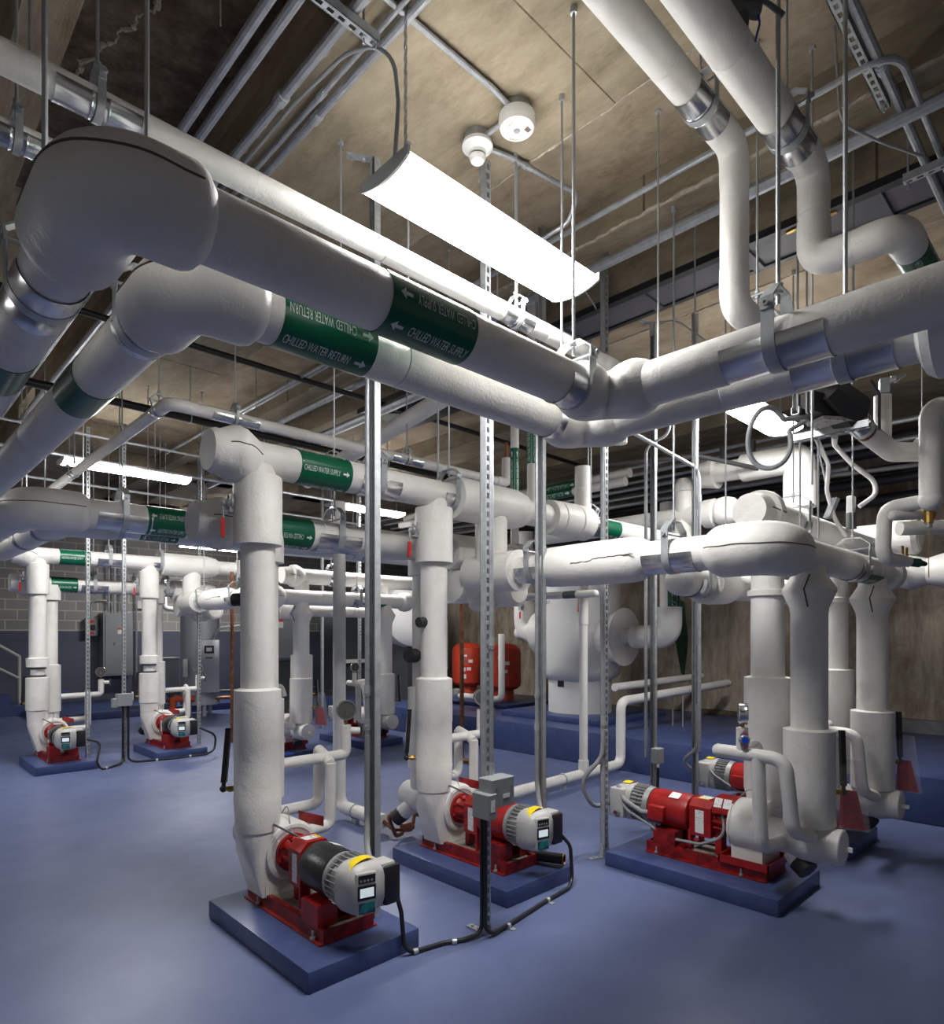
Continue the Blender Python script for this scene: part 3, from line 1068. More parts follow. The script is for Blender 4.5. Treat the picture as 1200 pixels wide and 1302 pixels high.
# ================================================================== LIGHTS
ceiling_light(2.115, 2.04, 3.362, 1.22, .30, 'big glowing white lamp hung on chains in the foreground', [(1.60, 2.03, 4.12), (2.62, 2.04, 4.12)])
ceiling_light(2.27, 7.90, 3.39, 1.30, .28, 'glowing white lamp at left under the thin sloping pipe', [(1.7, 7.9, 4.12), (2.56, 7.9, 4.12)])
ceiling_light(5.45, 2.20, 3.39, 1.22, .30, 'glowing white lamp at right just below the two big mains', [(4.95, 2.2, 4.6), (5.95, 2.2, 4.12)])
ceiling_light(5.50, 7.90, 3.39, 1.22, .30, 'glowing white lamp in the middle behind the second upright post', [(4.97, 7.9, 4.6), (6.05, 7.9, 4.12)])
ceiling_light(5.5, 13.7, 3.39, 1.22, .30, 'small bright lamp far back near the water heater', [(5.0, 13.7, 4.6), (6.0, 13.7, 4.12)])
# the lamp of the same grid that hangs beyond the left edge of the frame
la = bpy.data.lights.new('row_lamp', 'AREA')
la.shape = 'RECTANGLE'; la.size = 1.22; la.size_y = .30; la.energy = 30; la.color = (1, .985, .965)
lo = bpy.data.objects.new('row_lamp', la)
lo.location = (-1.1, 7.9, 3.38)
COL.objects.link(lo)

# smoke detectors on their boxes
for (x, y, kind) in ((2.297, 2.06, 1), (2.288, 2.319, 2)):
    if kind == 1:
        t = thing('smoke_detector', 'larger white round detector with small red lettering, nearer the pipes', 'detector', (x, y, 4.12), 0, 'ceiling detectors')
    else:
        t = thing('smoke_detector', 'smaller white detector with a stepped cone, left of the larger one', 'detector', (x, y, 4.12), 0, 'ceiling detectors')
    obj('back_box', MB().lathe((x, y, 4.12), -Z_, [(0, .066), (.05, .066)], 8), GALV, t)
    if kind == 1:
        b = obj('body', MB().lathe((x, y, 4.072), -Z_, [(0, .086), (.035, .088), (.062, .080), (.070, .060)], 32), WPLAST, t)
        obj('lens_dot', MB().lathe((x, y, 4.002), -Z_, [(0, .016), (.006, .012)], 12), FING, b)
        m = MB()
        for k in range(4):
            m.b6(x + .018 + k * .007, x + .022 + k * .007, y - .052, y - .030, 3.999, 4.002)
        obj('sounder_slot', m, PRINTG, b)
        m = MB()
        for a in (0, 120, 240):
            d = V((math.cos(math.radians(a + 60)), math.sin(math.radians(a + 60)), 0)); s = d.cross(Z_)
            flat_text(m, 'FIRE', V((x, y, 4.0005)) + d * .046 - s * .020, s, -d * -1, .04, .012)
        obj('lettering', m, FAINT, b)
    else:
        b = obj('body', MB().lathe((x, y, 4.072), -Z_, [(0, .078), (.016, .078), (.024, .066), (.034, .052), (.040, .045), (.052, .043)], 32), WPLAST, t)
        obj('vent_ring', MB().lathe((x, y, 4.022), -Z_, [(0, .034), (.014, .034)], 24), PRINTG, b)
        obj('chamber_cap', MB().lathe((x, y, 4.010), -Z_, [(0, .042), (.010, .040), (.024, .033), (.027, .02)], 28), WPLAST, b)

# ================================================================== CHILLED WATER MAINS (A supply, B return)
RA = .0868
AX, AY, AZ = 2.29, 1.574, 2.592
LX = .408
t = pipe_thing('supply_main', 'thick white front main with the chilled water supply band', group='chilled water mains', loc=(LX, AY, AZ))
run(t, (LX, 9.0, AZ), (LX, AY + .34, AZ), RA)
elbow(t, [(LX, AY + .34, AZ), (LX, AY, AZ), (LX + .215, AY, AZ)], .12, RA, 1.38, lip=.022, zseam=.035)
run(t, (LX + .19, AY, AZ), (AX - .14, AY, AZ), RA)
elbow(t, [(AX - .21, AY, AZ), (AX, AY, AZ), (AX, AY - .24, AZ)], .13, RA, 1.34, lip=.04, zseam=.045, waist=.75, span=(.3, .72))
run(t, (AX, AY - .17, AZ), (AX, -1.6, AZ), RA)
rows = [(2, True), (-60, False)]
pipe_label(t, (1.30, AY, AZ), X_, -Y_, RA, .34, 'CHILLED WATER SUPPLY', rows, arrow=-1)
pipe_label(t, (LX, 2.86, AZ), Y_, -X_, RA, .30, 'CHILLED WATER SUPPLY', [(-60, False), (-110, True), (-20, True)], arrow=1)
RB = .0868
BX, BY, BZ = 2.545, 1.871, 2.588
LBX = .69
t = pipe_thing('return_main', 'thick white main just behind, with the chilled water return band', group='chilled water mains', loc=(LBX, BY, BZ))
run(t, (LBX, 9.0, BZ), (LBX, BY + .28, BZ), RB)
elbow(t, [(LBX, BY + .29, BZ), (LBX, BY, BZ), (LBX + .215, BY, BZ)], .12, RB, 1.33, lip=.022, zseam=.03)
run(t, (LBX + .19, BY, BZ), (BX - .14, BY, BZ), RB)
elbow(t, [(BX - .21, BY, BZ), (BX, BY, BZ), (BX, BY - .24, BZ)], .13, RB, 1.30, lip=.04, zseam=.04, waist=.7, span=(.3, .72))
run(t, (BX, BY - .17, BZ), (BX, .46, BZ), RB)
obj('sleeve_cover', MB().lathe((BX, .50, BZ), -Y_, [(0, RB), (.02, .135), (.05, .155), (1.6, .155), (1.65, RB)], 28), INS, t)
pipe_label(t, (1.12, BY, BZ), X_, -Y_, RB, .34, 'CHILLED WATER RETURN', rows, arrow=1)
pipe_label(t, (LBX, 2.92, BZ), Y_, -X_, RB, .30, 'CHILLED WATER RETURN', [(-60, False), (-110, True), (-20, True)], arrow=-1)
HG = 'clevis hangers on the big mains'
hanger((2.095, AY, AZ), RA, 'x', 4.12, 'clevis hanger on the supply main just before its right bend', .22, HG, rod=.0065)
hanger((AX, .855, AZ), RA, 'y', 4.6, 'large dark clevis hanger with long shiny saddle on the supply main at right', .34, HG, yoke=.15, rod=.008)
hanger((LX, 2.18, AZ), RA, 'y', 4.6, 'clevis hanger round the supply main at the left edge', .26, HG, rod=.008)
hanger((2.40, BY, BZ), RB, 'x', 4.12, 'clevis hanger on the return main before its right bend', .22, HG)
hanger((BX, .72, BZ), RB, 'y', 4.6, 'clevis hanger on the return main at right under the supply main', .32, HG, rod=.008)
hanger((LBX, 2.205, BZ), RB, 'y', 4.6, 'clevis hanger round the return main right of its left bend', .12, HG, rod=.008)

# thinner white pipe above the mains and its hangers
t = pipe_thing('overhead_pipe', 'slim white pipe running above the front mains, lit by the big lamp', loc=(-1.2, 2.27, 3.26))
run(t, (-1.2, 2.27, 3.26), (3.35, 2.27, 3.26), .0465, joints=1.1)
elbow(t, [(3.30, 2.27, 3.26), (3.5, 2.27, 3.26), (3.5, 2.27, 3.05)], .1, .0465, 1.12, seam=False)
run(t, (3.5, 2.27, 3.07), (3.5, 2.27, 2.80), .0465)
hanger((.565, 2.27, 3.26), .0465, 'x', 4.6, 'clevis hanger on the slim overhead pipe at upper left', .24, 'clevis hangers on slim pipes')
hanger((2.52, 2.27, 3.26), .0465, 'x', 4.12, 'white lit clevis hanger under the right end of the big lamp', .22, 'clevis hangers on slim pipes')
t = pipe_thing('overhead_pipe', 'slim white pipe behind the big bend at the upper left edge', loc=(-1.2, 2.75, 3.33))
run(t, (-1.2, 2.75, 3.35), (1.1, 2.75, 3.35), .0465, joints=1.1)
hanger((.43, 2.75, 3.35), .0465, 'x', 4.12, 'clevis hanger at the left edge above the big bend', .24, 'clevis hangers on slim pipes')

# upper right pipes T1, T2
t = pipe_thing('drop_pipe', 'white pipe at upper right that bends straight down, left of the pair', group='dropping pipes at upper right', loc=(2.77, 1.2245, 3.05))
run(t, (.9, 1.2245, 3.73), (2.70, 1.2245, 3.73), .063, joints=.8)
elbow(t, [(2.60, 1.2245, 3.73), (2.785, 1.2245, 3.73), (2.785, 1.2245, 3.55)], .12, .061, 1.02, seam=False)
run(t, (2.785, 1.2245, 3.56), (2.785, 1.2245, 3.18), .060)
elbow(t, [(2.785, 1.2245, 3.20), (2.785, 1.2245, 3.03), (2.98, 1.2245, 3.03)], .12, .061, 1.02, seam=False)
run(t, (2.96, 1.2245, 3.03), (4.4, 1.2245, 3.03), .060)
hanger((2.47, 1.2245, 3.73), .063, 'x', 4.12, 'clevis hanger on the upper right pipe nearer the big lamp', .25, 'clevis hangers at upper right', yoke=.12)
hanger((3.03, 1.2245, 3.03), .060, 'x', 4.6, 'clevis hanger at the foot of the left dropping pipe', .12, 'clevis hangers at upper right', yoke=.16)
t = pipe_thing('drop_pipe', 'white stepped pipe with a green band at upper right', group='dropping pipes at upper right', loc=(3.02, .978, 3.2))
run(t, (.9, .978, 3.62), (2.88, .978, 3.62), .071, joints=.8)
elbow(t, [(2.80, .978, 3.62), (3.02, .978, 3.62), (3.02, .978, 3.42)], .13, .063, 1.03, seam=False)
run(t, (3.02, .978, 3.44), (3.02, .978, 3.36), .061)
elbow(t, [(3.02, .978, 3.40), (3.02, .978, 3.215), (3.02, .80, 3.215)], .11, .064, 1.06, seam=False)
elbow(t, [(3.02, .83, 3.215), (3.02, .66, 3.215), (3.20, .66, 3.215)], .11, .064, 1.06, seam=False)
run(t, (3.16, .66, 3.215), (4.6, .66, 3.215), .061)
pipe_label(t, (3.33, .66, 3.215), X_, -Y_, .063, .26, 'HEATING WATER RETURN', [(-70, False), (0, True)], arrow=1, hgt=.026)
hanger((2.71, .978, 3.62), .071, 'x', 4.12, 'clevis hanger on the upper right pipe behind the tall rods', .25, 'clevis hangers at upper right', yoke=.12)
v = thing('ball_valve', 'ball valve with dark lever and blue strap at the top edge', 'valve', (2.2, .93, 3.69))
obj('body', MB().cyl((2.20, .95, 3.66), (2.20, .935, 3.75), .026, seg=12).cyl((2.15, .97, 3.73), (2.24, .90, 3.73), .024, seg=8), CAST, v)
obj('lever', MB().tube(fillet([(2.21, .92, 3.765), (2.24, .89, 3.765), (2.30, .84, 3.715)], .03), .009, 8), CAST, v)
obj('strap', MB().tube(fillet([(2.225, .90, 3.74), (2.235, .895, 3.68), (2.222, .905, 3.62)], .04), .004, 6), BLUEH, v)

# sloping vent pipe and Q line
t = pipe_thing('vent_pipe', 'white pipe sloping up to the right behind the return main', loc=(3.6, 5.9, 3.3))
run(t, (3.6, 6.3, 3.26), (3.6, 3.8, 3.62), .074, joints=1.6)
hanger((3.6, 5.75, 3.33), .074, 'y', 4.6, 'clevis hanger at the low end of the sloping vent pipe', .22, 'clevis hangers on slim pipes')
t = pipe_thing('branch_pipe', 'thin white pipe with an elbow crossing the left side below the return main', loc=(1.547, 4.5, 3.145))
run(t, (1.547, 9.6, 3.10), (1.547, 4.62, 3.145), .041, joints=1.4)
elbow(t, [(1.547, 4.68, 3.145), (1.547, 4.5, 3.145), (1.72, 4.5, 3.145)], .10, .042, 1.06, seam=False)
run(t, (1.70, 4.5, 3.145), (4.75, 4.5, 3.145), .041, joints=1.4)
obj('elbow_cover', MB().tube(fillet([(4.7, 4.5, 3.145), (4.86, 4.5, 3.145), (4.86, 4.5, 3.4)], .06), .05, 16), INS, t)
obj('bare_stub', MB().cyl((4.86, 4.5, 3.4), (4.86, 4.5, 3.56), .022, seg=10), COPPER, t)
BG = 'clevis hangers on the thin branch pipe'
hanger((1.547, 4.70, 3.145), .041, 'y', 4.12, 'clevis hanger next to the elbow of the thin branch pipe', .16, BG)
hanger((1.547, 7.0, 3.125), .041, 'y', 4.12, 'clevis hanger on the thin branch pipe in front of the left lamp', .16, BG)
hanger((2.0, 4.5, 3.145), .041, 'x', 4.12, 'clevis hanger with long saddle right of the branch elbow', .34, BG)
hanger((3.56, 4.5, 3.145), .041, 'x', 4.6, 'clevis hanger on the branch pipe right of the first tall post', .34, BG)

# ================================================================== PUMP GROUPS


def header_cap(t, x, y, z, r, d, bul=1.5):
    return obj('end_cap', MB().lathe((x, y, z), d, [(0, r * .80), (.002, r * 1.10), (.03, r * 1.22), (.055, r * 1.20), (.12, r * 1.52), (.155, r * 1.58), (.19, r * 1.50), (.25, r * 1.12), (.27, r)], 30), INS, t)


CAPP = [(0, .80), (.002, 1.10), (.03, 1.22), (.055, 1.20), (.12, 1.52), (.155, 1.58), (.19, 1.50), (.25, 1.12), (.27, 1)]


def cap_seam(c, p, x, y, z, r):
    pts = []
    for k in range(14):
        u = .075 + .185 * k / 13
        for (a, ra), (b, rb) in zip(CAPP, CAPP[1:]):
            if a <= u <= b:
                q = r * (ra + (rb - ra) * (u - a) / (b - a))
        h = .028 + (.003 * math.sin(k * .8)) - (.026 * max(0, k - 7) / 6)
        pts.append(V(p(x + u, y - math.sqrt(q * q - h * h), z + h)))
    obj('seam', MB().tube(pts, .0034, 6), INSD, c)


def bank(dx, dy, w, far):
    """one bank of four pumps with headers. w = words that place it"""
    near = not far
    hot = far
    sup, ret = ('HEATING WATER SUPPLY', 'HEATING WATER RETURN') if hot else ('CHILLED WATER SUPPLY', 'CHILLED WATER RETURN')
    p = lambda x, y, z: (x + dx, y + dy, z)
    G = 'pump headers of the %s bank' % w
    # H1 discharge header
    y1, z1, y2, z2 = 3.40, 2.572, 3.72, 2.24
    t = pipe_thing('pump_header', 'upper white header with domed left end over the pumps of the %s bank' % w, group=G, loc=p(1.4, y1, z1))
    c = header_cap(t, *p(1.36, y1, z1), .098, X_)
    cap_seam(c, p, 1.36, y1, z1, .098)
    run(t, p(1.62, y1, z1), p(3.12, y1, z1), .097)
    obj('tee_cover', MB().lathe(p(3.09, y1, z1), X_, [(0, .10), (.004, .152), (.06, .155), (.62, .155), (.74, .13), (.78, .10)], 30), INS, t)
    run(t, p(3.85, y1, z1), p(4.18, y1, z1), .10)
    obj('sleeve_cover', MB().lathe(p(4.16, y1, z1), X_, [(0, .10), (.005, .14), (.10, .145), (.11, .135), (.12, .145), (.33, .15), (.34, .14), (.35, .15), (.52, .15), (.55, .10)], 30), INS, t)
    run(t, p(4.70, y1, z1), p(7.3 if near else 5.6, y1, z1), .088)
    obj('stub_cover', MB().lathe(p(4.66, y1, z1), Z_, [(0, .075), (.30, .075), (.305, .07), (.50, .07), (.50, .06)], 22), INS, t)
    obj('down_leg', MB().lathe(p(3.50, y1, z1), -Z_, [(0, .122), (.512, .122)], 28), INS, t)
    pipe_label(t, p(2.03, y1, z1), X_, -Y_, .098, .34, sup, [(-10, False), (60, True), (-80, True)], arrow=1, span=(-120, 100))
    if near:
        pipe_label(t, p(4.98, y1, z1), X_, -Y_, .089, .34, sup, [(-60, False)], arrow=1, span=(-150, 40))
    # H2
    t = pipe_thing('pump_header', 'lower white header behind with domed left end in the %s bank' % w, group=G, loc=p(1.4, y2, z2))
    c = header_cap(t, *p(1.40, y2, z2), .098, X_)
    cap_seam(c, p, 1.40, y2, z2, .098)
    run(t, p(1.66, y2, z2), p(3.36, y2, z2), .097)
    obj('tee_cover', MB().lathe(p(3.34, y2, z2), X_, [(0, .10), (.004, .14), (.5, .145), (.56, .13), (.60, .10)], 30), INS, t)
    run(t, p(3.9, y2, z2), p(4.25, y2, z2), .097)
    obj('end_dome', MB().lathe(p(4.05, y2, z2 + .0), X_, [(0, .098), (.02, .13), (.12, .14), (.2, .12), (.25, .07), (.27, .02)], 26), INS, t)
    obj('down_leg', MB().lathe(p(3.74, y2, z2), -Z_, [(0, .122), (.42, .122), (.45, .09)], 28), INS, t)
    pipe_label(t, p(1.98, y2, z2), X_, -Y_, .098, .30, ret, [(-70, False), (-20, True)], arrow=1, span=(-120, 100))
    # run towards the second pump row at z 2.06
    t = pipe_thing('cross_header', 'white cross pipe with a fat split sleeve in the %s bank' % w, group='cross pipes of the %s bank' % w, loc=p(3.5, 3.4, 2.06))
    obj('tee_cover', MB().lathe(p(3.5, 3.64, 2.06), -Y_, [(0, .05), (.01, .11), (.05, .145), (.48, .150), (.53, .152), (.535, .10)], 30), INS, t)
    run(t, p(3.5, 3.12, 2.06), p(3.5, 2.80, 2.06), .098)
    fs = obj('sleeve_cover', MB().lathe(p(3.5, 2.88, 2.06), -Y_, [(0, .10), (.015, .124), (.05, .136), (.40, .142), (.70, .142), (.76, .134), (.82, .102)], 30), INS, t)
    # long split seam on the near side
    pts = []
    for k in range(22):
        f = k / 21
        pts.append(V(p(3.5 - .1405 + .006 * abs(math.sin(k)) * .3, 2.55 - .46 * f, 2.055 + .012 * f + (.012 if f > .35 else 0) + .002 * math.sin(k * 2))))
    obj('seam', MB().tube(pts, .0042, 6), INSD, fs)
    run(t, p(3.5, 2.09, 2.06), p(3.5, 1.58, 2.06), .101)
    elbow(t, [p(3.5, 1.68, 2.06), p(3.5, 1.35, 2.06), p(3.83, 1.35, 2.06)], .15, .10, 1.46, lip=.045, zseam=.01)
    run(t, p(3.80, 1.35, 2.06), p(5.72, 1.35, 2.06), .097)
    obj('end_dome', MB().lathe(p(5.66, 1.35, 2.06), X_, [(0, .098), (.03, .13), (.09, .14), (.15, .13), (.20, .09), (.225, .03)], 28), INS, t)
    pipe_label(t, p(5.22, 1.35, 2.06), X_, -Y_, .098, .30, ret if near else sup, [(-60, False)], arrow=1, span=(-140, -30))
    # lower cross pipe
    t = pipe_thing('cross_header', 'white tee below the lower header beside the tall post, %s bank' % w, group='cross pipes of the %s bank' % w, loc=p(3.86, 3.7, 1.93))
    obj('tee_cover', MB().lathe(p(3.86, 3.86, 1.95), -Y_, [(0, .05), (.01, .10), (.05, .13), (.40, .13), (.42, .098)], 28), INS, t)
    obj('side_leg', MB().lathe(p(3.86, 3.72, 1.98), -X_, [(0, .10), (.36, .10), (.364, .125), (.46, .125), (.465, .1)], 26), INS, t)
    t = pipe_thing('pump_header', 'lower white header with a flanged sleeve under the split cross pipe, %s bank' % w, group=G, loc=p(3.75, 2.0, 1.93))
    obj('end_dome', MB().lathe(p(3.70, 2.0, 1.94), X_, [(0, .02), (.015, .07), (.05, .098), (.08, .10)], 26), INS, t)
    run(t, p(3.78, 2.0, 1.94), p(5.6, 2.0, 1.94), .10)
    obj('flange_cover', MB().lathe(p(4.08, 2.0, 1.94), X_, [(0, .10), (.004, .140), (.10, .143), (.30, .135), (.33, .10)], 26), INS, t)
    # H4 header over the discharge risers of the second row
    t = pipe_thing('pump_header', 'white header with flat end cap over the second row, %s bank' % w, group=G, loc=p(4.0, 1.66, 2.36))
    c = obj('end_cap', MB().lathe(p(3.98, 1.66, 2.36), X_, [(0, .03), (.002, .105), (.12, .12), (.14, .145), (.20, .15), (.26, .12), (.30, .098)], 30), INS, t)
    obj('seam', MB().tube([V(p(4.05 + .02 * k, 1.66 - .118 - .006 * k, 2.375 - .004 * k)) for k in range(7)], .004, 6), INSD, c)
    run(t, p(4.27, 1.66, 2.36), p(6.9, 1.66, 2.36), .10)
    # pads, pumps, risers
    ord_ = {1: 'first', 2: 'second'}
    for k, px in ((1, 1.79), (2, 3.08)):
        concrete_pad(px - .325 + dx, px + .31 + dx, 2.55 + dy, 3.645 + dy if near else 3.5 + dy,
                     'navy concrete pad under the %s' % {(1, 0): 'nearest pump at lower left', (2, 0): 'red motor pump beside the grey junction box', (1, 1): 'pump furthest left in the back row', (2, 1): 'back row pump beside the post near the water heater'}[(k, int(far))])
        pump(p(px, 3.40, .1), 0, {(1, 0): 'nearest pump with black motor and grey drive at lower left', (2, 0): 'red motor pump behind the post with a grey junction box', (1, 1): 'black motor pump furthest left in the back', (2, 1): 'black motor pump in the back near the water heater'}[(k, int(far))],
             'red' if (k == 2 and near) else 'black', caps='left', drain=(k == 2))
        who = {(1, 0): 'over the nearest pump', (2, 0): 'over the red pump by the junction box', (1, 1): 'over the pump furthest left', (2, 1): 'over the back pump near the water heater'}[(k, int(far))]
        L_ = V((-.72, .69, 0))
        dis = [(.50, .085), (.52, .118), (.70, .129), (.705, .1265), (.99, .1265), (1.0, .129), (1.29, .127), (1.302, .092), (2.09, .0935), (2.092, .131), (2.46, .131), (2.47, .128), (2.471, .094), (2.53, .094)]
        if far:
            dis = [(.50, .085), (.52, .11), (.66, .118), (.665, .127), (1.06, .127), (1.065, .10), (1.07, .075), (1.19, .075), (1.195, .12), (1.30, .122), (1.31, .092), (2.09, .0935), (2.092, .121), (2.46, .121), (2.471, .094), (2.53, .094)]
        plugs = []
        if near:
            plugs = [((-.066, .062, 1.79), L_, .036, .05)] if k == 1 else [((-.09, .0, 1.68), (-1, -.1, 0), .036, .055)]
        rr = riser(px - .15 + dx, 3.40 + dy, dis, 'white riser with a red valve lever ' + who, 'insulated risers', ops=[((-.122, .040, 2.31), (-.95, .31, 0))],
                   therm=[((-.088, .082, .74), L_, (.10, .02, 1), .30)], caps=plugs)
        if far:
            # open joint with bolted flange showing
            obj('flange', MB().lathe(p(px - .15, 3.40, 1.075), Z_, [(0, .09), (.02, .09), (.022, .07), (.09, .07), (.092, .09), (.11, .09)], 16), CAST, rr)
        suc = [(.40, .09), (.46, .108), (.60, .112), (.605, .128), (1.20, .127), (1.21, .094), (2.03, .094), (2.035, .126), (2.23, .126), (2.23, .09)]
        riser(px + .035 + dx, 3.72 + dy, suc, 'white riser half hidden behind the lever riser ' + who, 'insulated risers',
              caps=[((-.08, .0, 1.44), (-1, -.25, 0), .052, .10)] if (k == 2 and near) else ())
        gauge_piping(px + .03 + dx, 3.72 + dy, 'pipe loop with dial gauge beside the riser ' + who)
    for k, px in ((1, 4.12), (2, 5.43)):
        nm = {(1, 0): 'nearest right hand red pump', (2, 0): 'second right hand red pump', (1, 1): 'left red pump of the middle back pair', (2, 1): 'right red pump of the middle back pair'}[(k, int(far))]
        concrete_pad(px - .36 + dx, px + .33 + dx, 1.403 + dy, 2.56 + dy, 'navy concrete pad under the ' + nm)
        pump(p(px, 1.68, .1), PI, nm[0].lower() + nm[1:] + ', motor pointing away', 'red', caps='right')
        dis = [(.50, .085), (.52, .12), (.6, .142), (1.32, .142), (1.33, .101), (1.80, .101), (1.84, .102), (1.845, .122), (1.88, .122), (1.885, .10), (2.30, .095)]
        R_ = V((.72, -.69, 0))
        riser(px + .15 + dx, 1.66 + dy, dis, 'white riser standing at the back of the ' + nm, 'insulated risers')
        suc = [(.37, .085), (.46, .10), (.48, .141), (1.035, .141), (1.045, .101), (1.72, .101), (1.755, .106), (1.85, .147), (1.865, .146), (1.95, .094), (2.0, .088)]
        rr = riser(px - .03 + dx, 1.35 + dy, suc, 'white riser with a diamond collar at the ' + nm, 'insulated risers', cracks=[[(-.147, -.020, 1.857), (-.098, -.035, 1.945)], [(-.147, -.020, 1.857), (-.108, -.028, 1.757)]],
                   therm=[((.098, -.094, .665), R_, (-.03, .02, 1), .33)])
        if near or k == 1:
            t = thing('plastic_bag', 'clear bag of red papers at the ' + nm, 'bag', (px + .18 + dx, 1.2 + dy, .4), 0, 'bags of red papers')
            o = V((px - .03 + dx + .135, 1.35 + dy - .13, 0)); s = V((.72, -.69, 0)); f = V((-.69, -.72, 0))
            zb, zt_ = (.43, .86)
            obj('film', MB().hull([o + s * u + f * v + Z_ * z for u, v, z in ((0, .012, zt_), (.115, .012, zt_ - .01), (0, -.012, zt_), (.115, -.012, zt_ - .01), (-.01, .035, zb + .02), (.16, .03, zb), (-.01, -.03, zb + .02), (.16, -.03, zb))]), BAG, t)
            obj('papers', MB().hull([o + s * u + f * v + Z_ * z for u, v, z in ((.005, .010, zb + .25), (.09, .010, zb + .24), (.005, -.01, zb + .25), (.0, .026, zb + .03), (.14, .022, zb + .01), (.0, -.02, zb + .03), (.14, -.02, zb + .01))]), BAGRED, t)
        # loop with gauge at the left of the front riser
        t = thing('gauge_piping', 'pipe loop with dial gauge beside the ' + nm, 'pipe', p(px - .38, 1.4, .2), 0, 'gauge bypass piping')
        gx = px - .375
        r = .039
        obj('top_leg', MB().tube(fillet([p(gx, 1.74, .905), p(gx, 1.36, .90), p(gx + .03, 1.33, .50), p(gx + .22, 1.30, .44)], .09), r, 16).ball(p(gx, 1.74, .905), r), INS, t)
        obj('drop_leg', MB().tube(fillet([p(gx, 1.51, .90), p(gx, 1.49, .38), p(gx + .25, 1.47, .36)], .08), r, 16), INS, t)
        obj('side_leg', MB().tube(fillet([p(gx, 1.60, .905), p(gx + .20, 1.60, .93), p(gx + .24, 1.60, .80)], .06), r, 14), INS, t)
        obj('gauge_stub', MB().cyl(p(gx, 1.60, .90), p(gx, 1.60, 1.055), .033, seg=16), INS, t)
        gauge(t, p(gx, 1.60, 1.135), (-.1, -1, .0) if far else (.55, -1, 0), .062, p(gx, 1.60, 1.04))
        if near and k == 1:
            b = V(p(gx, 1.60, .99)); f = V((-.80, -.60, 0)); s = V((.60, -.80, 0))
            q = obj('sensor', MB().lathe(b + f * .034, f, [(0, .03), (.022, .03), (.028, .024)], 20).hull([b + f * .036 + s * (u * .022) + Z_ * z + f * v for u in (-1, 1) for z in (-.035, .035) for v in (0, .018)] + [b + f * .036 + s * 0 + Z_ * z + f * v for z in (-.058, .058) for v in (0, .018)]), FING, t)
            obj('button', MB().cyl(b + f * .060, b + f * .068, .019, seg=18), BLUEB, q)
            for z in (-.042, .042):
                obj('dot', MB().cyl(b + f * .05 + Z_ * z, b + f * .060 + Z_ * z, .007, seg=10), MAG, q)
    # hangers of this bank
    HG = 'clevis hangers of the %s bank' % w
    zt = 4.12
    hanger(p(2.43, y1, z1), .098, 'x', 4.12, 'clevis hanger with sheet saddle on the upper header, %s bank, nearest its label' % w, .30, HG)
    hanger(p(3.07, y1, z1), .098, 'x', 4.6 if near else 4.6, 'clevis hanger beside the flange of the upper header, %s bank' % w, .22, HG)
    hanger(p(2.33, y2, z2), .098, 'x', 4.12, 'clevis hanger with sheet saddle on the lower header, %s bank' % w, .32, HG)
    hanger(p(3.25, y2, z2), .098, 'x', 4.6, 'clevis hanger at the right end of the lower header, %s bank' % w, .16, HG)
    hanger(p(4.74, y1, z1), .090, 'x', 4.6, 'clevis hanger on the header right of its ribbed sleeve, %s bank' % w, .14, HG)
    hanger(p(3.5, 2.96, 2.06), .099, 'y', 4.12 if 0 else 4.6, 'clevis hanger at the left end of the split sleeve, %s bank' % w, .24, HG)
    hanger(p(3.5, 1.90, 2.06), .102, 'y', 4.6 if far else 4.12, 'clevis hanger at the right end of the split sleeve, %s bank' % w, .32, HG, rod=.0065)
    hanger(p(3.96, 2.0, 1.94), .101, 'x', 4.6, 'clevis hanger on the lower header left of its flanged sleeve, %s bank' % w, .18, HG)
    hanger(p(4.93, 1.35, 2.06), .098, 'x', 4.6, 'clevis hanger with wide yoke on the front header, %s bank second row' % w, .22, HG)
    hanger(p(4.72, 1.66, 2.36), .101, 'x', 4.12, 'clevis hanger on the capped header, %s bank second row' % w, .12, HG)


bank(0, 0, 'near', False)
bank(.05, 6.03, 'far', True)
# ================================================================== HEATING MAINS crossing at the left
t = pipe_thing('heating_main', 'white main with a split elbow crossing at left, heating water supply band', group='heating mains', loc=(1.0, 6.0, 2.59))
run(t, (1.0, 9.3, 2.59), (1.0, 6.4, 2.59), .125)
elbow(t, [(1.0, 6.45, 2.59), (1.0, 6.0, 2.59), (1.42, 6.0, 2.59)], .2, .125, 1.32, lip=.035, zseam=.03)
run(t, (1.38, 6.0, 2.59), (4.7, 6.0, 2.585), .125)
pipe_label(t, (2.02, 6.0, 2.59), X_, -Y_, .125, .33, 'HEATING WATER SUPPLY', [(12, True), (-48, False)], arrow=-1, hgt=.045)
t = pipe_thing('heating_main', 'white main with a bend right behind the one with the split elbow', group='heating mains', loc=(1.32, 6.36, 2.585))
run(t, (1.32, 9.3, 2.575), (1.32, 6.75, 2.575), .115)
elbow(t, [(1.32, 6.8, 2.575), (1.32, 6.36, 2.575), (1.75, 6.36, 2.575)], .2, .115, 1.22, lip=.035, seam=False)
run(t, (1.7, 6.36, 2.575), (5.2, 6.36, 2.57), .115)
pipe_label(t, (2.08, 6.36, 2.575), X_, -Y_, .115, .33, 'HEATING WATER RETURN', [(-55, False)], arrow=1, hgt=.045, span=(-150, 0))
G5 = 'clevis hangers on the heating mains'
hanger((1.68, 6.0, 2.59), .125, 'x', 0, 'clevis hanger on the front heating main left of its band', .42, G5)
hanger((1.76, 6.36, 2.575), .115, 'x', 0, 'clevis hanger on the rear heating main left of its band', .40, G5)
hanger((1.32, 7.05, 2.575), .115, 'y', 0, 'clevis hanger on the rear heating main close to its bend', .10, G5)
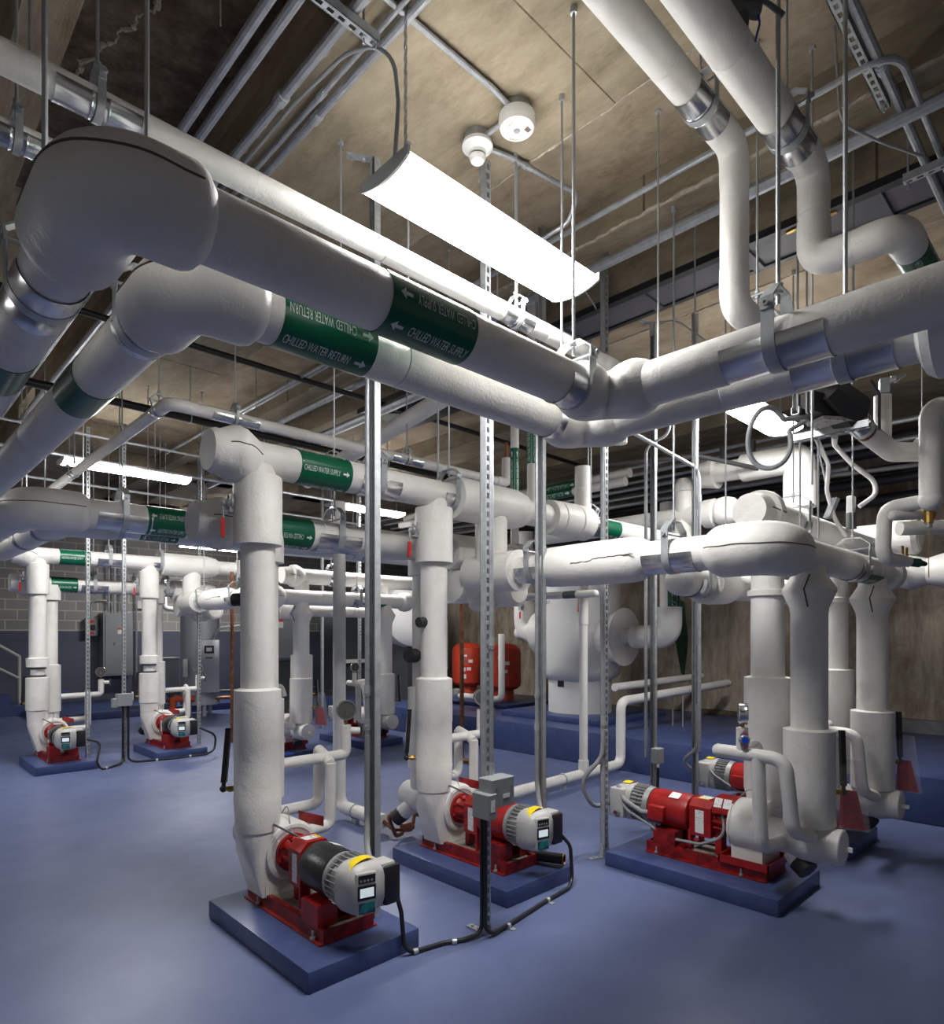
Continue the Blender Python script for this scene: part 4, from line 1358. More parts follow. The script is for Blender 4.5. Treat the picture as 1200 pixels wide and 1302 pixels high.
hanger((1.32, 7.9, 2.575), .115, 'y', 0, 'clevis hanger on the rear heating main at the left edge', .12, G5)
hanger((3.05, 6.36, 2.575), .115, 'x', 0, 'clevis hanger on the rear heating main behind the capped lower header', .40, G5)
hanger((4.35, 6.36, 2.575), .115, 'x', 0, 'clevis hanger at the right end of the rear heating main', .30, G5)

# ================================================================== POSTS
strut(2.016, 2.817, .1, 4.12, 'tall grooved steel post behind the nearest pump drive, in front of the capped header', web='+x', top=(-.9, .5), slots=False)
strut(2.448, 2.421, 0, 4.12, 'tall slotted steel post with a grey junction box, standing between the two nearest pumps', web='-y', foot=(0, 1), top=(.6, .75))
strut(3.375, 2.80, .0, 4.35, 'grooved steel post right behind the drive of the red pump by the junction box', web='+x', slots=False)
strut(3.903, 2.66, 0, 4.35, 'slotted steel post at the left corner of the nearest right hand pad', web='-y', foot=(-.9, .3))
strut(4.72, 2.74, 0, 4.12, 'grooved steel post behind the nearest right hand red motor, with a small grey box', web='+x', slots=False, top=(-1, .2))
strut(5.23, 2.64, 0, 4.35, 'grooved steel post near the wall beside the second right hand motor', web='+x', slots=False)
strut(2.11, 8.90, .1, 4.12, 'slotted steel post just right of the pump furthest left', web='-y')
strut(2.469, 8.746, 0, 4.35, 'slotted steel post with a grey box between the two back left pumps', web='-y', foot=(0, 1), top=(1, 0))
strut(3.649, 9.418, 0, 4.35, 'slotted steel post right of the back pump near the water heater', web='-y')
strut(5.717, 8.402, 0, 4.35, 'slotted steel post in the middle distance beside a gauge', web='-y', foot=(1, 0))
strut(5.78, 9.6, 0, 4.35, 'pale steel post in the middle distance left of the dark cabinets', web='-x', slots=False)

# junction boxes and cables on posts
t = thing('junction_box', 'grey junction box on the slotted post between the two nearest pumps', 'box', (2.43, 2.36, .70), 0, 'grey boxes on posts')
obj('box', MB().bevelbox((2.455, 2.345, .775), (.17, .10, .15), .004, 1), PANEL, t)
obj('cover_screw', MB().cyl((2.40, 2.294, .80), (2.40, 2.289, .80), .005, seg=8).cyl((2.51, 2.294, .80), (2.51, 2.289, .80), .005, seg=8), CHROME, t)
obj('maker_plate', MB().b6(2.45, 2.50, 2.2925, 2.2945, .745, .765), STICK, t)
obj('switch_box', MB().bevelbox((2.365, 2.345, .715), (.065, .12, .13), .004, 1), PANEL, t)
obj('white_tag', MB().b6(2.35, 2.38, 2.2835, 2.2852, .69, .75), STICK, t)
obj('white_tag', MB().b6(2.5405, 2.5425, 2.32, 2.37, .74, .83), STICK, t)
t = thing('junction_box', 'small grey box on the post behind the nearest right hand motor', 'box', (4.70, 2.70, .55), 0, 'grey boxes on posts')
obj('box', MB().bevelbox((4.69, 2.69, .62), (.09, .07, .12), .004, 1), PANEL, t)
obj('fitting', MB().cyl((4.71, 2.69, .56), (4.71, 2.69, .52), .014, seg=8), CHROME, t)
t = thing('junction_box', 'grey box on the post between the two back left pumps', 'box', (2.46, 8.69, .8), 0, 'grey boxes on posts')
obj('box', MB().bevelbox((2.45, 8.68, .79), (.17, .10, .15), .004, 1), PANEL, t)
obj('switch_box', MB().bevelbox((2.345, 8.68, .755), (.06, .08, .11), .004, 1), PANEL, t)
obj('white_tag', MB().b6(2.545, 2.55, 8.65, 8.71, .78, .88), STICK, t)
t = thing('junction_box', 'grey box on the far post under the left lamp', 'box', (2.72, 9.36, 3.0), 0, 'grey boxes on posts')
obj('box', MB().bevelbox((2.60, 8.80, 3.05), (.12, .08, .17), .004, 1), PANEL, t)
obj('knockout', MB().cyl((2.60, 8.757, 3.08), (2.60, 8.752, 3.08), .02, seg=12), GALV, t)

cable([(2.413, 2.412, .70), (2.413, 2.412, .05), (2.38, 2.41, .02), (2.30, 2.43, .013), (2.20, 2.48, .013), (2.02, 2.515, .013), (1.985, 2.53, .05), (1.975, 2.54, .22), (1.965, 2.58, .33)], .0115,
      'black cable from the floor up to the nearest pump drive', br=.07, clips=[((2.25, 2.45, .013), V((-.75, .5, 0)).normalized()), ((2.04, 2.51, .013), V((-.95, .2, 0)).normalized())])
cable([(2.413, 2.388, .70), (2.413, 2.386, .05), (2.44, 2.365, .02), (2.62, 2.39, .013), (2.95, 2.44, .013), (3.24, 2.47, .013), (3.30, 2.49, .05), (3.32, 2.52, .25), (3.26, 2.58, .34)], .0115,
      'black cable along the floor to the red pump drive by the junction box', br=.09, clips=[((2.58, 2.378, .013), V((.95, .3, 0)).normalized()), ((3.0, 2.445, .013), V((1, .1, 0)).normalized())])
cable([(2.44, 8.68, .72), (2.44, 8.68, .05), (2.40, 8.62, .02), (2.22, 8.48, .013), (2.14, 8.46, .013), (2.10, 8.47, .10), (2.16, 8.55, .32), (2.03, 8.60, .36)], .014,
      'black cable looping from the floor to the pump drive furthest left', br=.1, clips=[((2.2, 8.475, .013), V((-.9, -.4, 0)).normalized())])
cable([(2.50, 8.68, .72), (2.50, 8.68, .05), (2.56, 8.62, .02), (2.95, 8.56, .013), (3.40, 8.55, .013), (3.52, 8.56, .05), (3.55, 8.58, .25), (3.35, 8.61, .36)], .014,
      'black cable along the floor to the back pump near the water heater', br=.12, clips=[((2.8, 8.58, .013), V((1, -.1, 0)).normalized()), ((3.2, 8.555, .013), X_)])
# conduits on the posts
CG = 'conduits clamped to posts'
conduit([(2.466, 2.396, .85), (2.466, 2.396, 2.9)], .0135, 'steel conduit rising from the grey junction box along the slotted post', group=CG, straps=[((2.466, 2.396, .88), Z_), ((2.466, 2.396, 1.55), Z_)])
conduit([(1.985, 2.845, .62), (1.985, 2.845, 3.2)], .0135, 'steel conduit along the tall grooved post behind the nearest drive', group=CG, straps=[((1.985, 2.845, 1.12), Z_), ((1.985, 2.845, 1.3), Z_)])
cable([(1.985, 2.845, 1.06), (1.985, 2.845, .62), (1.95, 2.80, .48), (1.88, 2.66, .44)], .016, 'grey flexible conduit bending from the tall post to the nearest drive', br=.12, m=GREYCABLE, name='flexible_conduit')
conduit([(3.335, 2.81, .75), (3.335, 2.81, 3.3)], .0135, 'steel conduit along the grooved post behind the red pump drive', group=CG, straps=[((3.335, 2.81, .98), Z_), ((3.335, 2.81, 1.2), Z_)])
cable([(3.335, 2.81, .95), (3.335, 2.81, .6), (3.29, 2.75, .46), (3.21, 2.66, .44)], .016, 'grey flexible conduit bending to the red pump drive by the junction box', br=.12, m=GREYCABLE, name='flexible_conduit')
conduit([(3.87, 2.645, .95), (3.87, 2.645, 3.1)], .0135, 'steel conduit along the post at the right hand pad corner', group=CG, straps=[((3.87, 2.645, .98), Z_)])
cable([(3.87, 2.645, .92), (3.86, 2.65, .72), (3.74, 2.76, .55), (3.84, 2.72, .36), (4.0, 2.74, .34), (4.04, 2.68, .36)], .016, 'grey flexible conduit looping left of the nearest right hand motor', br=.16, m=GREYCABLE, name='flexible_conduit')
cable([(4.02, 2.62, .46), (3.96, 2.52, .36), (3.99, 2.2, .22), (3.99, 1.98, .23), (4.02, 1.83, .30), (4.06, 1.86, .46)], .010, 'thin grey flexible line along the front of the nearest right hand motor', br=.1, m=GREYCABLE, name='flexible_conduit')
cable([(4.02, 2.62, .50), (3.97, 2.54, .42), (3.98, 2.40, .36), (4.01, 2.30, .37)], .016, 'thick grey flex at the drive of the nearest right hand motor', br=.06, m=GREYCABLE, name='flexible_conduit')
cable([(3.93, 2.68, .60), (3.93, 2.655, .05)], .012, 'black cable down the post at the right hand pad corner', br=.05)
cable([(4.70, 2.69, .52), (4.70, 2.70, .02)], .012, 'black cable hanging below the small grey box on the post', br=.05)
cable([(5.21, 2.61, 1.0), (5.21, 2.61, .62), (5.20, 2.75, .50), (5.32, 2.70, .40), (5.36, 2.66, .40)], .016, 'grey flexible conduit looping at the second right hand motor', br=.12, m=GREYCABLE, name='flexible_conduit')
cable([(5.33, 2.60, .48), (5.29, 2.50, .40), (5.32, 2.2, .24), (5.36, 1.95, .26)], .010, 'thin grey flexible line along the second right hand motor', br=.1, m=GREYCABLE, name='flexible_conduit')
conduit([(4.66, 2.775, .6), (4.66, 2.775, 3.12), (4.78, 2.64, 3.22), (4.80, 2.62, 3.5)], .0135, 'bent steel conduit rising along the post behind the right hand motor', group=CG, br=.12)
conduit([(5.215, 2.595, .6), (5.215, 2.595, 3.0), (4.2, 2.60, 3.09), (3.7, 2.60, 3.09)], .0155, 'bright bent conduit crossing between the two right hand posts', group=CG, br=.14, straps=[((5.215, 2.595, 2.75), Z_)])

# ================================================================== CEILING CONDUITS
CC = 'ceiling conduits'
conduit([(1.17, -1, 4.05), (1.17, 9, 4.05)], .021, 'left one of two steel conduits crossing the dark ceiling bay', group=CC)
conduit([(1.25, -1, 4.05), (1.25, 9, 4.05)], .021, 'right one of two steel conduits crossing the dark ceiling bay', group=CC)
conduit([(1.44, -1, 4.07), (1.44, 9, 4.07)], .023, 'steel conduit along the edge of the dark ceiling bay', group=CC, straps=[((1.44, 2.75, 4.07), Y_)])
conduit([(1.575, -1, 4.09), (1.575, 8.3, 4.09)], .012, 'thin conduit under the soffit left of the big lamp', group=CC, straps=[((1.575, 2.62, 4.09), Y_)])
conduit([(1.625, -1, 4.085), (1.625, 8.3, 4.085)], .018, 'thicker conduit under the soffit next to the thin one', group=CC, straps=[((1.625, 2.75, 4.085), Y_)])
cable([(1.515, 4.5, 4.10), (1.515, 2.75, 4.10), (1.53, 2.35, 4.08), (1.55, 2.16, 4.0), (1.575, 2.07, 3.90), (1.58, 2.05, 3.72), (1.56, 2.05, 3.45)], .0085, 'armoured lamp flex arching from the ceiling down to the big lamp', br=.4, m=GREYCABLE, name='lamp_cable')
conduit([(.9, 2.05, 4.095), (2.12, 2.05, 4.095), (2.24, 2.055, 4.085)], .013, 'conduit running to the larger smoke detector', group=CC)
conduit([(2.294, 2.12, 4.09), (2.29, 2.27, 4.09)], .013, 'short conduit between the two smoke detectors', group=CC)
conduit([(2.35, 2.32, 4.09), (2.48, 2.28, 4.09), (2.98, 2.20, 4.09), (3.0, 2.30, 3.98), (2.95, 2.55, 3.93)], .013, 'conduit from the smaller detector bending behind the big lamp', group=CC, straps=[((2.6, 2.262, 4.09), V((1, -.16, 0)).normalized())])
conduit([(3.17, 8, 4.06), (3.17, .70, 4.06), (5.6, .70, 4.06)], .0165, 'bright conduit bending in a wide curve at upper right', group=CC, br=.14)
conduit([(2.3, .775, 4.08), (5.6, .775, 4.08)], .021, 'thick conduit beside the curved one at upper right', group=CC, straps=[((3.25, .775, 4.08), X_)])
conduit([(3.60, 9, 4.05), (3.60, -1.5, 4.05)], .034, 'thick galvanized pipe along the ceiling behind the big lamp', group=CC)
conduit([(3.20, .95, 4.34), (3.22, .93, 3.9), (3.36, .80, 3.82), (3.62, .70, 3.84)], .0065, 'thin bent rod hooked to the curved conduit at upper right', group=CC, br=.12)
cable([(2.66, 2.04, 3.47), (2.80, 2.1, 3.62), (3.2, 2.4, 3.80), (3.9, 2.75, 4.0), (4.15, 2.9, 4.1)], .006, 'thin cable sagging from the big lamp to the hatch', br=.3, m=GREYCABLE, name='lamp_cable')
cable([(4.62, 2.78, 4.11), (4.66, 2.5, 4.05), (4.72, 2.25, 3.8), (4.74, 2.2, 3.5)], .006, 'thin cable arching off the boarded soffit', br=.2, m=GREYCABLE, name='lamp_cable')
t = thing('channel_rail', 'slotted steel rail on the ceiling at upper right', 'rail', (3.0, .82, 4.08), 0, 'slotted ceiling rails')


def rail(t, p0, p1, axis):
    m = MB()
    (x0, y0, z), (x1, y1, _) = p0, p1
    L = abs(x1 - x0) if axis == 'x' else abs(y1 - y0)
    k = 0.0
    def bx(a0, a1, s0, s1, z0, z1):
        if axis == 'x':
            m.b6(x0 + a0, x0 + a1, y0 + s0, y0 + s1, z0, z1)
        else:
            m.b6(x0 + s0, x0 + s1, y0 + a0, y0 + a1, z0, z1)
    for s in (-1, 1):
        bx(0, L, min(s * .0205, s * .0175), max(s * .0205, s * .0175), z, z + .041)
        bx(0, L, min(s * .0205, s * .008), max(s * .0205, s * .008), z, z + .003)
    while k < L:
        bx(k, min(k + .022, L), -.008, .008, z, z + .003)
        k += .05
    return obj('channel', m, GALV, t)


rail(t, (2.35, .82, 4.06), (3.50, .82, 4.06), 'x')
obj('bolt', MB().cyl((3.47, .82, 4.10), (3.47, .82, 4.03), .006, seg=6).cyl((3.47, .82, 4.055), (3.47, .82, 4.045), .012, seg=6), GALV, t)
t = thing('channel_rail', 'slotted steel rail carrying the lamp flex left of the big lamp', 'rail', (1.2, 2.16, 4.0), 0, 'slotted ceiling rails')
rail(t, (.85, 2.16, 4.0), (1.555, 2.16, 4.0), 'x')
obj('bolt', MB().cyl((1.49, 2.16, 4.12), (1.49, 2.16, 3.97), .005, seg=6).cyl((1.49, 2.16, 4.0), (1.49, 2.16, 3.99), .011, seg=6), GALV, t)
obj('hook', MB().torus((1.535, 2.145, 3.985), X_, .014, .002, 14, 6), ROD, t)
t = thing('channel_rail', 'dark slotted rail at the upper left edge with a hanging bolt', 'rail', (.2, 2.5, 3.3), 0, 'slotted ceiling rails')
rail(t, (-.4, 2.52, 3.42), (.47, 2.52, 3.42), 'x')
obj('bolt', MB().cyl((.43, 2.52, 4.6), (.43, 2.52, 3.38), .005, seg=6).cyl((.43, 2.52, 3.42), (.43, 2.52, 3.405), .012, seg=6), GALV, t)
t = thing('channel_rail', 'short steel rail clamping the two conduits at the upper right edge', 'rail', (4.2, .7, 3.98), 0, 'slotted ceiling rails')
rail(t, (4.02, .55, 3.985), (4.02, .86, 3.985), 'y')
obj('rod', MB().cyl((4.02, .84, 4.35), (4.02, .84, 3.95), .0055, seg=8).cyl((4.02, .60, 4.35), (4.02, .60, 2.9), .0055, seg=8), ROD, t)
t = thing('channel_rail', 'long slotted rail hanging beyond the right end of the overhead pipe', 'rail', (3.6, 3.2, 3.7), 0, 'slotted ceiling rails')
rail(t, (3.05, 3.05, 3.86), (4.55, 3.05, 3.86), 'x')
obj('rod', MB().cyl((3.2, 3.05, 4.35), (3.2, 3.05, 3.84), .0055, seg=8).cyl((4.48, 3.05, 4.12), (4.48, 3.05, 3.84), .0055, seg=8), ROD, t)

# black iron pipes
t = pipe_thing('black_pipe', 'black iron pipe crossing the ceiling above the thin branch elbow', loc=(.6, 6.2, 3.63), group='black iron pipes')
obj('straight', MB().cyl((.0, 6.21, 3.63), (7.2, 6.21, 3.62), .037, seg=14), BLACKPIPE, t)
for x in (2.325, 4.62):
    obj('band_hanger', MB().cyl((x, 6.21, 4.12), (x, 6.21, 3.68), .005, seg=8).torus((x, 6.21, 3.63), X_, .042, .006, 20, 6), GALV, t)
t = pipe_thing('black_pipe', 'thinner black iron pipe higher up behind the return main', loc=(1.4, 5.45, 4.0), group='black iron pipes')
obj('straight', MB().cyl((.2, 5.45, 4.0), (7.5, 5.45, 3.97), .026, seg=12), BLACKPIPE, t)
# galvanised pipe behind, along y, seen left of the second post
conduit([(4.02, 4.3, 3.95), (4.02, 10, 3.9)], .05, 'thick galvanized pipe with a coupling behind the return main', group='far ceiling conduits', straps=[((4.02, 6.9, 3.92), Y_)])
conduit([(3.05, 4.6, 4.0), (3.05, 9, 4.0)], .014, 'thin bright conduit rising to the return main band', group='far ceiling conduits')
for k, (y, z, r) in enumerate(((8.6, 3.95, .016), (8.75, 3.7, .02), (9.05, 3.45, .016), (9.6, 3.1, .022), (9.9, 2.95, .03))):
    conduit([(.2, y, z), (6.0 + .3 * k, y, z - .02)], r, ['thin conduit along the far soffit edge', 'second conduit below the far soffit edge', 'third conduit below the far soffit edge behind the left lamp', 'conduit under the left lamp in front of the far headers', 'thickest conduit under the left lamp in front of the far headers'][k], group='far ceiling conduits')

# bundles of dark and bright pipes near the right wall and beyond
DG = 'dark pipes under the ceiling along the right wall'
words_ = ['topmost', 'second highest', 'third', 'fourth', 'fifth', 'lowest']
for k, (x, z, r) in enumerate(((9.1, 3.98, .06), (8.9, 3.80, .075), (9.15, 3.62, .05), (8.95, 3.45, .06), (9.2, 3.26, .075))):
    conduit([(x, -2, z), (x, 9.8, z)], r, '%s dark pipe along the right wall under the ceiling' % words_[k], m=DARKPIPE, group=DG, name='dark_pipe', cat='pipe', seg=14)
for k, (x, z, r) in enumerate(((7.2, 3.72, .02), (7.32, 3.66, .026), (7.46, 3.6, .02), (7.6, 3.55, .026), (7.75, 3.48, .02), (7.9, 3.42, .03))):
    conduit([(x, -1 if k in (1, 3) else 2.2, z), (x, 9.9, z)], r, '%s bright conduit of the bundle behind the green banded verticals' % ['first', 'second', 'third', 'fourth', 'fifth', 'sixth'][k], group='bright conduit bundle')
for k, z in enumerate((3.40, 3.52)):
    t = pipe_thing('banded_pipe', ['lower', 'upper'][k] + ' far pipe with a small green band under the conduit bundle', loc=(6.6, 5.2, z), group='far banded pipes')
    run(t, (6.6 + k * .1, 4.2, z), (6.6 + k * .1, 8.5, z), .055)
    pipe_label(t, (6.6 + k * .1, 5.2, z), -Y_, -X_, .055, .5, ['DOMESTIC HOT WATER', 'HOT WATER RETURN'][k], [(-20, False)], arrow=1, hgt=.05)
conduit([(5.6, 3.9, 3.35), (6.0, 3.0, 3.35), (6.9, 2.3, 3.15), (6.9, .8, 3.1)], .022, 'grey conduit bending between the far posts at right', group='far ceiling conduits', br=.2, m=DARKPIPE)

# ================================================================== VERTICAL GREEN BANDED PIPES, TANK SIDE
VG = 'vertical pipes with green bands'
vx = V((-.70, -.72, 0))
t = pipe_thing('drop_pipe', 'left vertical white pipe with a green band, in the centre', loc=(4.12, 3.72, 2.3), group=VG)
run(t, (4.12, 3.72, 2.35), (4.12, 3.72, 4.6), .036)
pipe_label(t, (4.12, 3.72, 3.0), Z_, vx, .037, .38, 'HEATING WATER SUPPLY', [(-28, False), (40, False)], arrow=1, hgt=.022)
t = pipe_thing('drop_pipe', 'right vertical white pipe with a green band, in the centre', loc=(3.97, 3.40, 2.6), group=VG)
run(t, (3.97, 3.40, 2.64), (3.97, 3.40, 4.6), .038)
pipe_label(t, (3.97, 3.40, 3.18), Z_, vx, .039, .42, 'HEATING WATER RETURN', [(-28, False), (40, False)], arrow=1, hgt=.024)

# main along the right wall side
t = pipe_thing('side_main', 'fat white pipe with a flanged sleeve and an elbow going down at far right', loc=(6.6, 2.5, 3.3))
run(t, (6.6, 3.25, 3.30), (6.6, 2.75, 3.30), .105)
obj('flange_cover', MB().lathe((6.6, 3.30, 3.30), -Y_, [(0, .05), (.01, .13), (.10, .14), (.20, .165), (.215, .165), (.22, .105)], 26), INS, t)
obj('sleeve_cover', MB().lathe((6.6, 2.82, 3.30), -Y_, [(0, .105), (.01, .14), (.46, .14)], 26), INS, t)
elbow(t, [(6.6, 2.42, 3.30), (6.6, 2.26, 3.30), (6.6, 2.26, 3.12)], .14, .138, 1.03, seam=False)
obj('down_sleeve', MB().lathe((6.6, 2.26, 3.16), -Z_, [(0, .142), (.02, .15), (.34, .15), (.35, .11), (.9, .11)], 26), INS, t)
for y in (3.02, 2.72):
    obj('peg', MB().cyl((6.6, y, 3.40), (6.6, y, 3.56), .035, seg=14), BLACKR, t)
obj('riser_leg', MB().lathe((6.6, 3.46, 3.30), -Z_, [(0, .06), (.06, .10), (.14, .12), (.15, .095), (.5, .095)], 24), INS, t)
t = pipe_thing('side_main', 'fat white pipe with a round domed end below the elbowed one at far right', loc=(6.6, 3.2, 2.9))
run(t, (6.6, 5.4, 2.88), (6.6, 3.2, 2.88), .105)
obj('flange_cover', MB().lathe((6.6, 3.22, 2.88), -Y_, [(0, .105), (.01, .15), (.12, .155), (.13, .12), (.17, .12)], 26), INS, t)
obj('end_dome', MB().lathe((6.6, 3.08, 2.88), -Y_, [(0, .12), (.03, .15), (.10, .16), (.18, .135), (.24, .07), (.25, .02)], 26), INS, t)
obj('base_leg', MB().cyl((6.6, 3.48, 2.84), (6.6, 3.48, 2.2), .11, seg=24), INS, t)
t = pipe_thing('side_main', 'broad white pipe behind the capped header reaching an open flap at the right edge', loc=(6.9, 1.6, 2.5))
run(t, (6.95, 2.7, 2.50), (6.95, 1.35, 2.50), .13)
obj('flap_cover', MB().lathe((6.95, 1.62, 2.50), -Y_, [(0, .13), (.04, .17), (.22, .19), (.26, .16), (.28, .05)], 26), INS, t)
obj('lump_cover', MB().lathe((6.95, 1.58, 2.16), -Y_, [(0, .05), (.04, .13), (.15, .16), (.28, .12), (.40, .155), (.55, .15), (.9, .13)], 26), INS, t)
# air separator vessel
TX, TY = 7.67, 5.65
t = thing('separator_tank', 'big white round vessel on a skirt base beside the red tanks', 'tank', (TX, TY, .5))
sk = obj('skirt', MB().lathe((TX, TY, .48), Z_, [(0, .455), (.52, .455)], 40), PVC, t)
so = (V((0, 0, 0)) - V((TX, TY, 0))).normalized()
sd = so.cross(Z_)
for k in (-.05,):
    aa = .62
    so2 = so * math.cos(aa) + sd * math.sin(aa); sd2 = so2.cross(Z_)
    c = V((TX, TY, .90)) + so2 * .44
    obj('opening', MB().hull([c + sd2 * (i * .05) + Z_ * (j * .045) + so2 * q for i in (-1, 1) for j in (-1, 1) for q in (0, .022)]), BLACKP, sk)
obj('vessel', MB().lathe((TX, TY, .90), Z_, [(0, .30), (.02, .42), (.07, .52), (.15, .575), (.25, .585), (1.45, .585), (1.6, .54), (1.72, .40), (1.78, .16), (1.9, .14)], 44), PVC, t)
obj('nozzle', MB().lathe((TX, TY - .40, 1.56), -Y_, [(0, .34), (.30, .37), (.34, .40), (.36, .40), (.365, .12), (.42, .09), (1.02, .09)], 34), INS, t)
obj('nozzle', MB().lathe((TX, TY + .40, 1.62), Y_, [(0, .28), (.20, .33), (.34, .33), (.38, .28), (.40, .12), (.8, .10)], 34), INS, t)
lt = MB()
ux = -sd
so3 = so * math.cos(.85) + sd * math.sin(.85)
flat_text(lt, 'OUT', V((TX, TY, 2.02)) + so3 * .590 + so3.cross(Z_) * .045, so3.cross(Z_) * -1, Z_, .09, .05)
obj('stencil', lt, PRINTG, t)
obj('orange_tag', MB().hull([V((TX, TY, 2.0)) + so * .60 + ux * u + Z_ * z + so * q for u, z in ((-.02, .1), (.09, .15), (.08, -.12), (-.03, -.1)) for q in (0, .006)]), ORANGE, t)
t = pipe_thing('tank_outlet', 'white elbow and upright pipe with a green band right of the big vessel', loc=(TX, 4.2, 1.5))
obj('elbow_cover', MB().tube(fillet([(TX, 4.75, 1.56), (TX, 4.22, 1.56), (TX, 4.22, 1.95)], .22), .155, 22), INS, t)
run(t, (TX, 4.22, 1.9), (TX, 4.22, 3.3), .125)
pipe_label(t, (TX, 4.22, 2.18), Z_, (-.8, -.6, 0), .125, .48, 'CHILLED WATER', [(-20, False)], arrow=1, hgt=.08, span=(-80, 20))
t = pipe_thing('tank_inlet', 'white pipe with a valve dropping to the left side of the big vessel', loc=(TX, 6.7, 1.6))
obj('elbow_cover', MB().tube(fillet([(TX, 6.25, 1.62), (TX, 6.72, 1.62), (TX, 6.72, 2.1)], .22), .165, 22), INS, t)
run(t, (TX, 6.72, 2.0), (TX, 6.72, 3.2), .14)
butterfly_operator(t, (TX - .14, 6.66, 2.02), (-.9, -.3, 0))
t = concrete_pad(6.95, 8.7, 4.85, 6.55, 'navy pad on the raised platform under the big white vessel', .08, .4, 'platform pads')
concrete_pad(7.55, 9.1, 7.0, 9.4, 'navy pad on the raised platform under the two red tanks', .06, .4, 'platform pads')
for k, (x, y, r) in enumerate(((8.37, 8.74, .295), (8.24, 7.69, .295))):
    t = thing('expansion_tank', ['red expansion tank behind the copper upright pipe', 'red expansion tank next to the big white vessel'][k], 'tank', (x, y, .46), 0, 'red expansion tanks')
    obj('stand', MB().lathe((x, y, .46), Z_, [(0, r * .62), (.02, r * .6), (.22, r * .55)], 24), TANKR, t)
    obj('shell', MB().lathe((x, y, .62), Z_, [(0, r * .5), (.03, r * .8), (.08, r * .97), (.12, r), (.66, r), (.72, r * .95), (.79, r * .70), (.82, r * .3)], 34), TANKR, t)
    obj('lift_eye', MB().torus((x - .02, y, 1.46), V((.7, .7, 0)), .035, .006, 18, 6), COPPER, t)
    q = -V((x, y, 0)).normalized(); s = q.cross(Z_) * -1
    for (u, z, w, hh, mm) in ((-.06, 1.20, .09, .035, STICK), (-.07, 1.10, .09, .06, PRINTG), (.05, 1.10, .08, .06, STICK), (-.03, .95, .20, .13, REDH), (-.07, .95, .06, .07, STICK), (.02, .96, .08, .06, STICK), (-.06, .82, .06, .08, STICK)):
        pts = []
        e = .002 if mm is not STICK else .004
        for i in range(5):
            a = (u - w / 2 + w * i / 4) / r
            pts.append(q * math.cos(a) * (r + e) + s * math.sin(a) * (r + e))
        m = MB().rings([[V((x, y, z - hh / 2)) + v for v in pts], [V((x, y, z + hh / 2)) + v for v in pts]], closed=False)
        obj('sticker', m, mm, t)
t = pipe_thing('expansion_line', 'white pipe with a small valve at the foot of the red tanks', loc=(7.5, 7.6, .5))
obj('insulation', MB().tube(fillet([(7.42, 8.7, .56), (7.42, 6.98, .56), (7.42, 6.98, 1.6)], .12), .052, 14), INS, t)
obj('valve', MB().cyl((7.42, 7.25, .56), (7.42, 7.15, .56), .06, seg=10).box((7.42, 7.2, .64), (.02, .10, .02)), BRASS, t)
obj('valve', MB().lathe((7.42, 8.03, .58), V((-.7, -.7, 0)), [(0, .05), (.05, .11), (.09, .11), (.1, .06)], 16), CHROME, t)

# copper upright and white drop near the centre
t = pipe_thing('copper_pipe', 'copper pipe standing upright left of the red tanks', loc=(5.7, 6.3, 0))
cxy = V((4.62, 5.05))
obj('tube', MB().cyl((5.48, 5.83, .02), (5.48, 5.83, 2.5), .027, seg=12), COPPER, t)
obj('foot_elbow', MB().tube(fillet([(5.48, 5.83, .12), (5.48, 5.83, .04), (5.48, 5.6, .04)], .04), .029, 10), COPPER, t)
t = pipe_thing('copper_pipe', 'copper pipe standing upright in front of the water heater', loc=(4.0, 8.9, 0))
obj('tube', MB().cyl((4.02, 9.15, .02), (4.02, 9.15, 2.5), .024, seg=12), COPPER, t)
obj('foot_elbow', MB().tube(fillet([(4.02, 9.15, .10), (4.02, 9.15, .05), (4.1, 9.15, .05)], .04), .026, 10), COPPER, t)
t = pipe_thing('drain_line', 'white drain pipe along the floor behind the two nearest pumps', loc=(3.1, 4.15, .1))
obj('insulation', MB().tube(fillet([(3.09, 4.85, 2.75), (3.09, 4.85, .10), (3.09, 4.20, .10)], .12), .056, 16), INS, t)
obj('insulation', MB().tube(fillet([(3.42, 4.08, .09), (6.42, 4.15, .10), (6.42, 4.15, .82), (9.0, 4.05, .90)], .12), .055, 16), INS, t)
obj('copper_joint', MB().tube(fillet([(3.09, 4.22, .10), (3.09, 4.08, .06), (3.20, 3.98, .05), (3.26, 4.02, .16), (3.42, 4.07, .10)], .04), .015, 10), COPPER, t)
obj('copper_joint', MB().tube(fillet([(3.02, 4.0, .22), (2.97, 3.98, .20), (3.02, 3.95, .05), (3.12, 4.0, .04)], .04), .015, 10).cyl((3.14, 4.02, .07), (3.24, 4.03, .07), .035, seg=10), COPPER, t)
for q in ((5.3, 4.12, .0), (4.3, 4.1, .0), (3.09, 4.6, 0)):
    obj('clamp', MB().torus((q[0], q[1], .10), X_ if q[0] > 3.2 else Y_, .058, .006, 18, 6).box((q[0], q[1], .02), (.04, .06, .04)), GALV, t)
obj('stand', MB().cyl((7.75, 4.08, .4), (7.75, 4.08, .84), .008, seg=6).cyl((7.75, 4.22, .4), (7.75, 4.22, .84), .008, seg=6), GALV, t)
t = pipe_thing('drain_line', 'slim white upright pipe dropping from the cross pipe to the floor drain line', loc=(5.74, 4.25, .1))
obj('insulation', MB().cyl((5.66, 4.12, .10), (5.66, 4.12, 2.2), .045, seg=16), INS, t)
obj('foot_elbow', MB().tube(fillet([(5.66, 4.12, .25), (5.66, 4.12, .10), (5.80, 4.13, .10)], .06), .056, 14), INS, t)
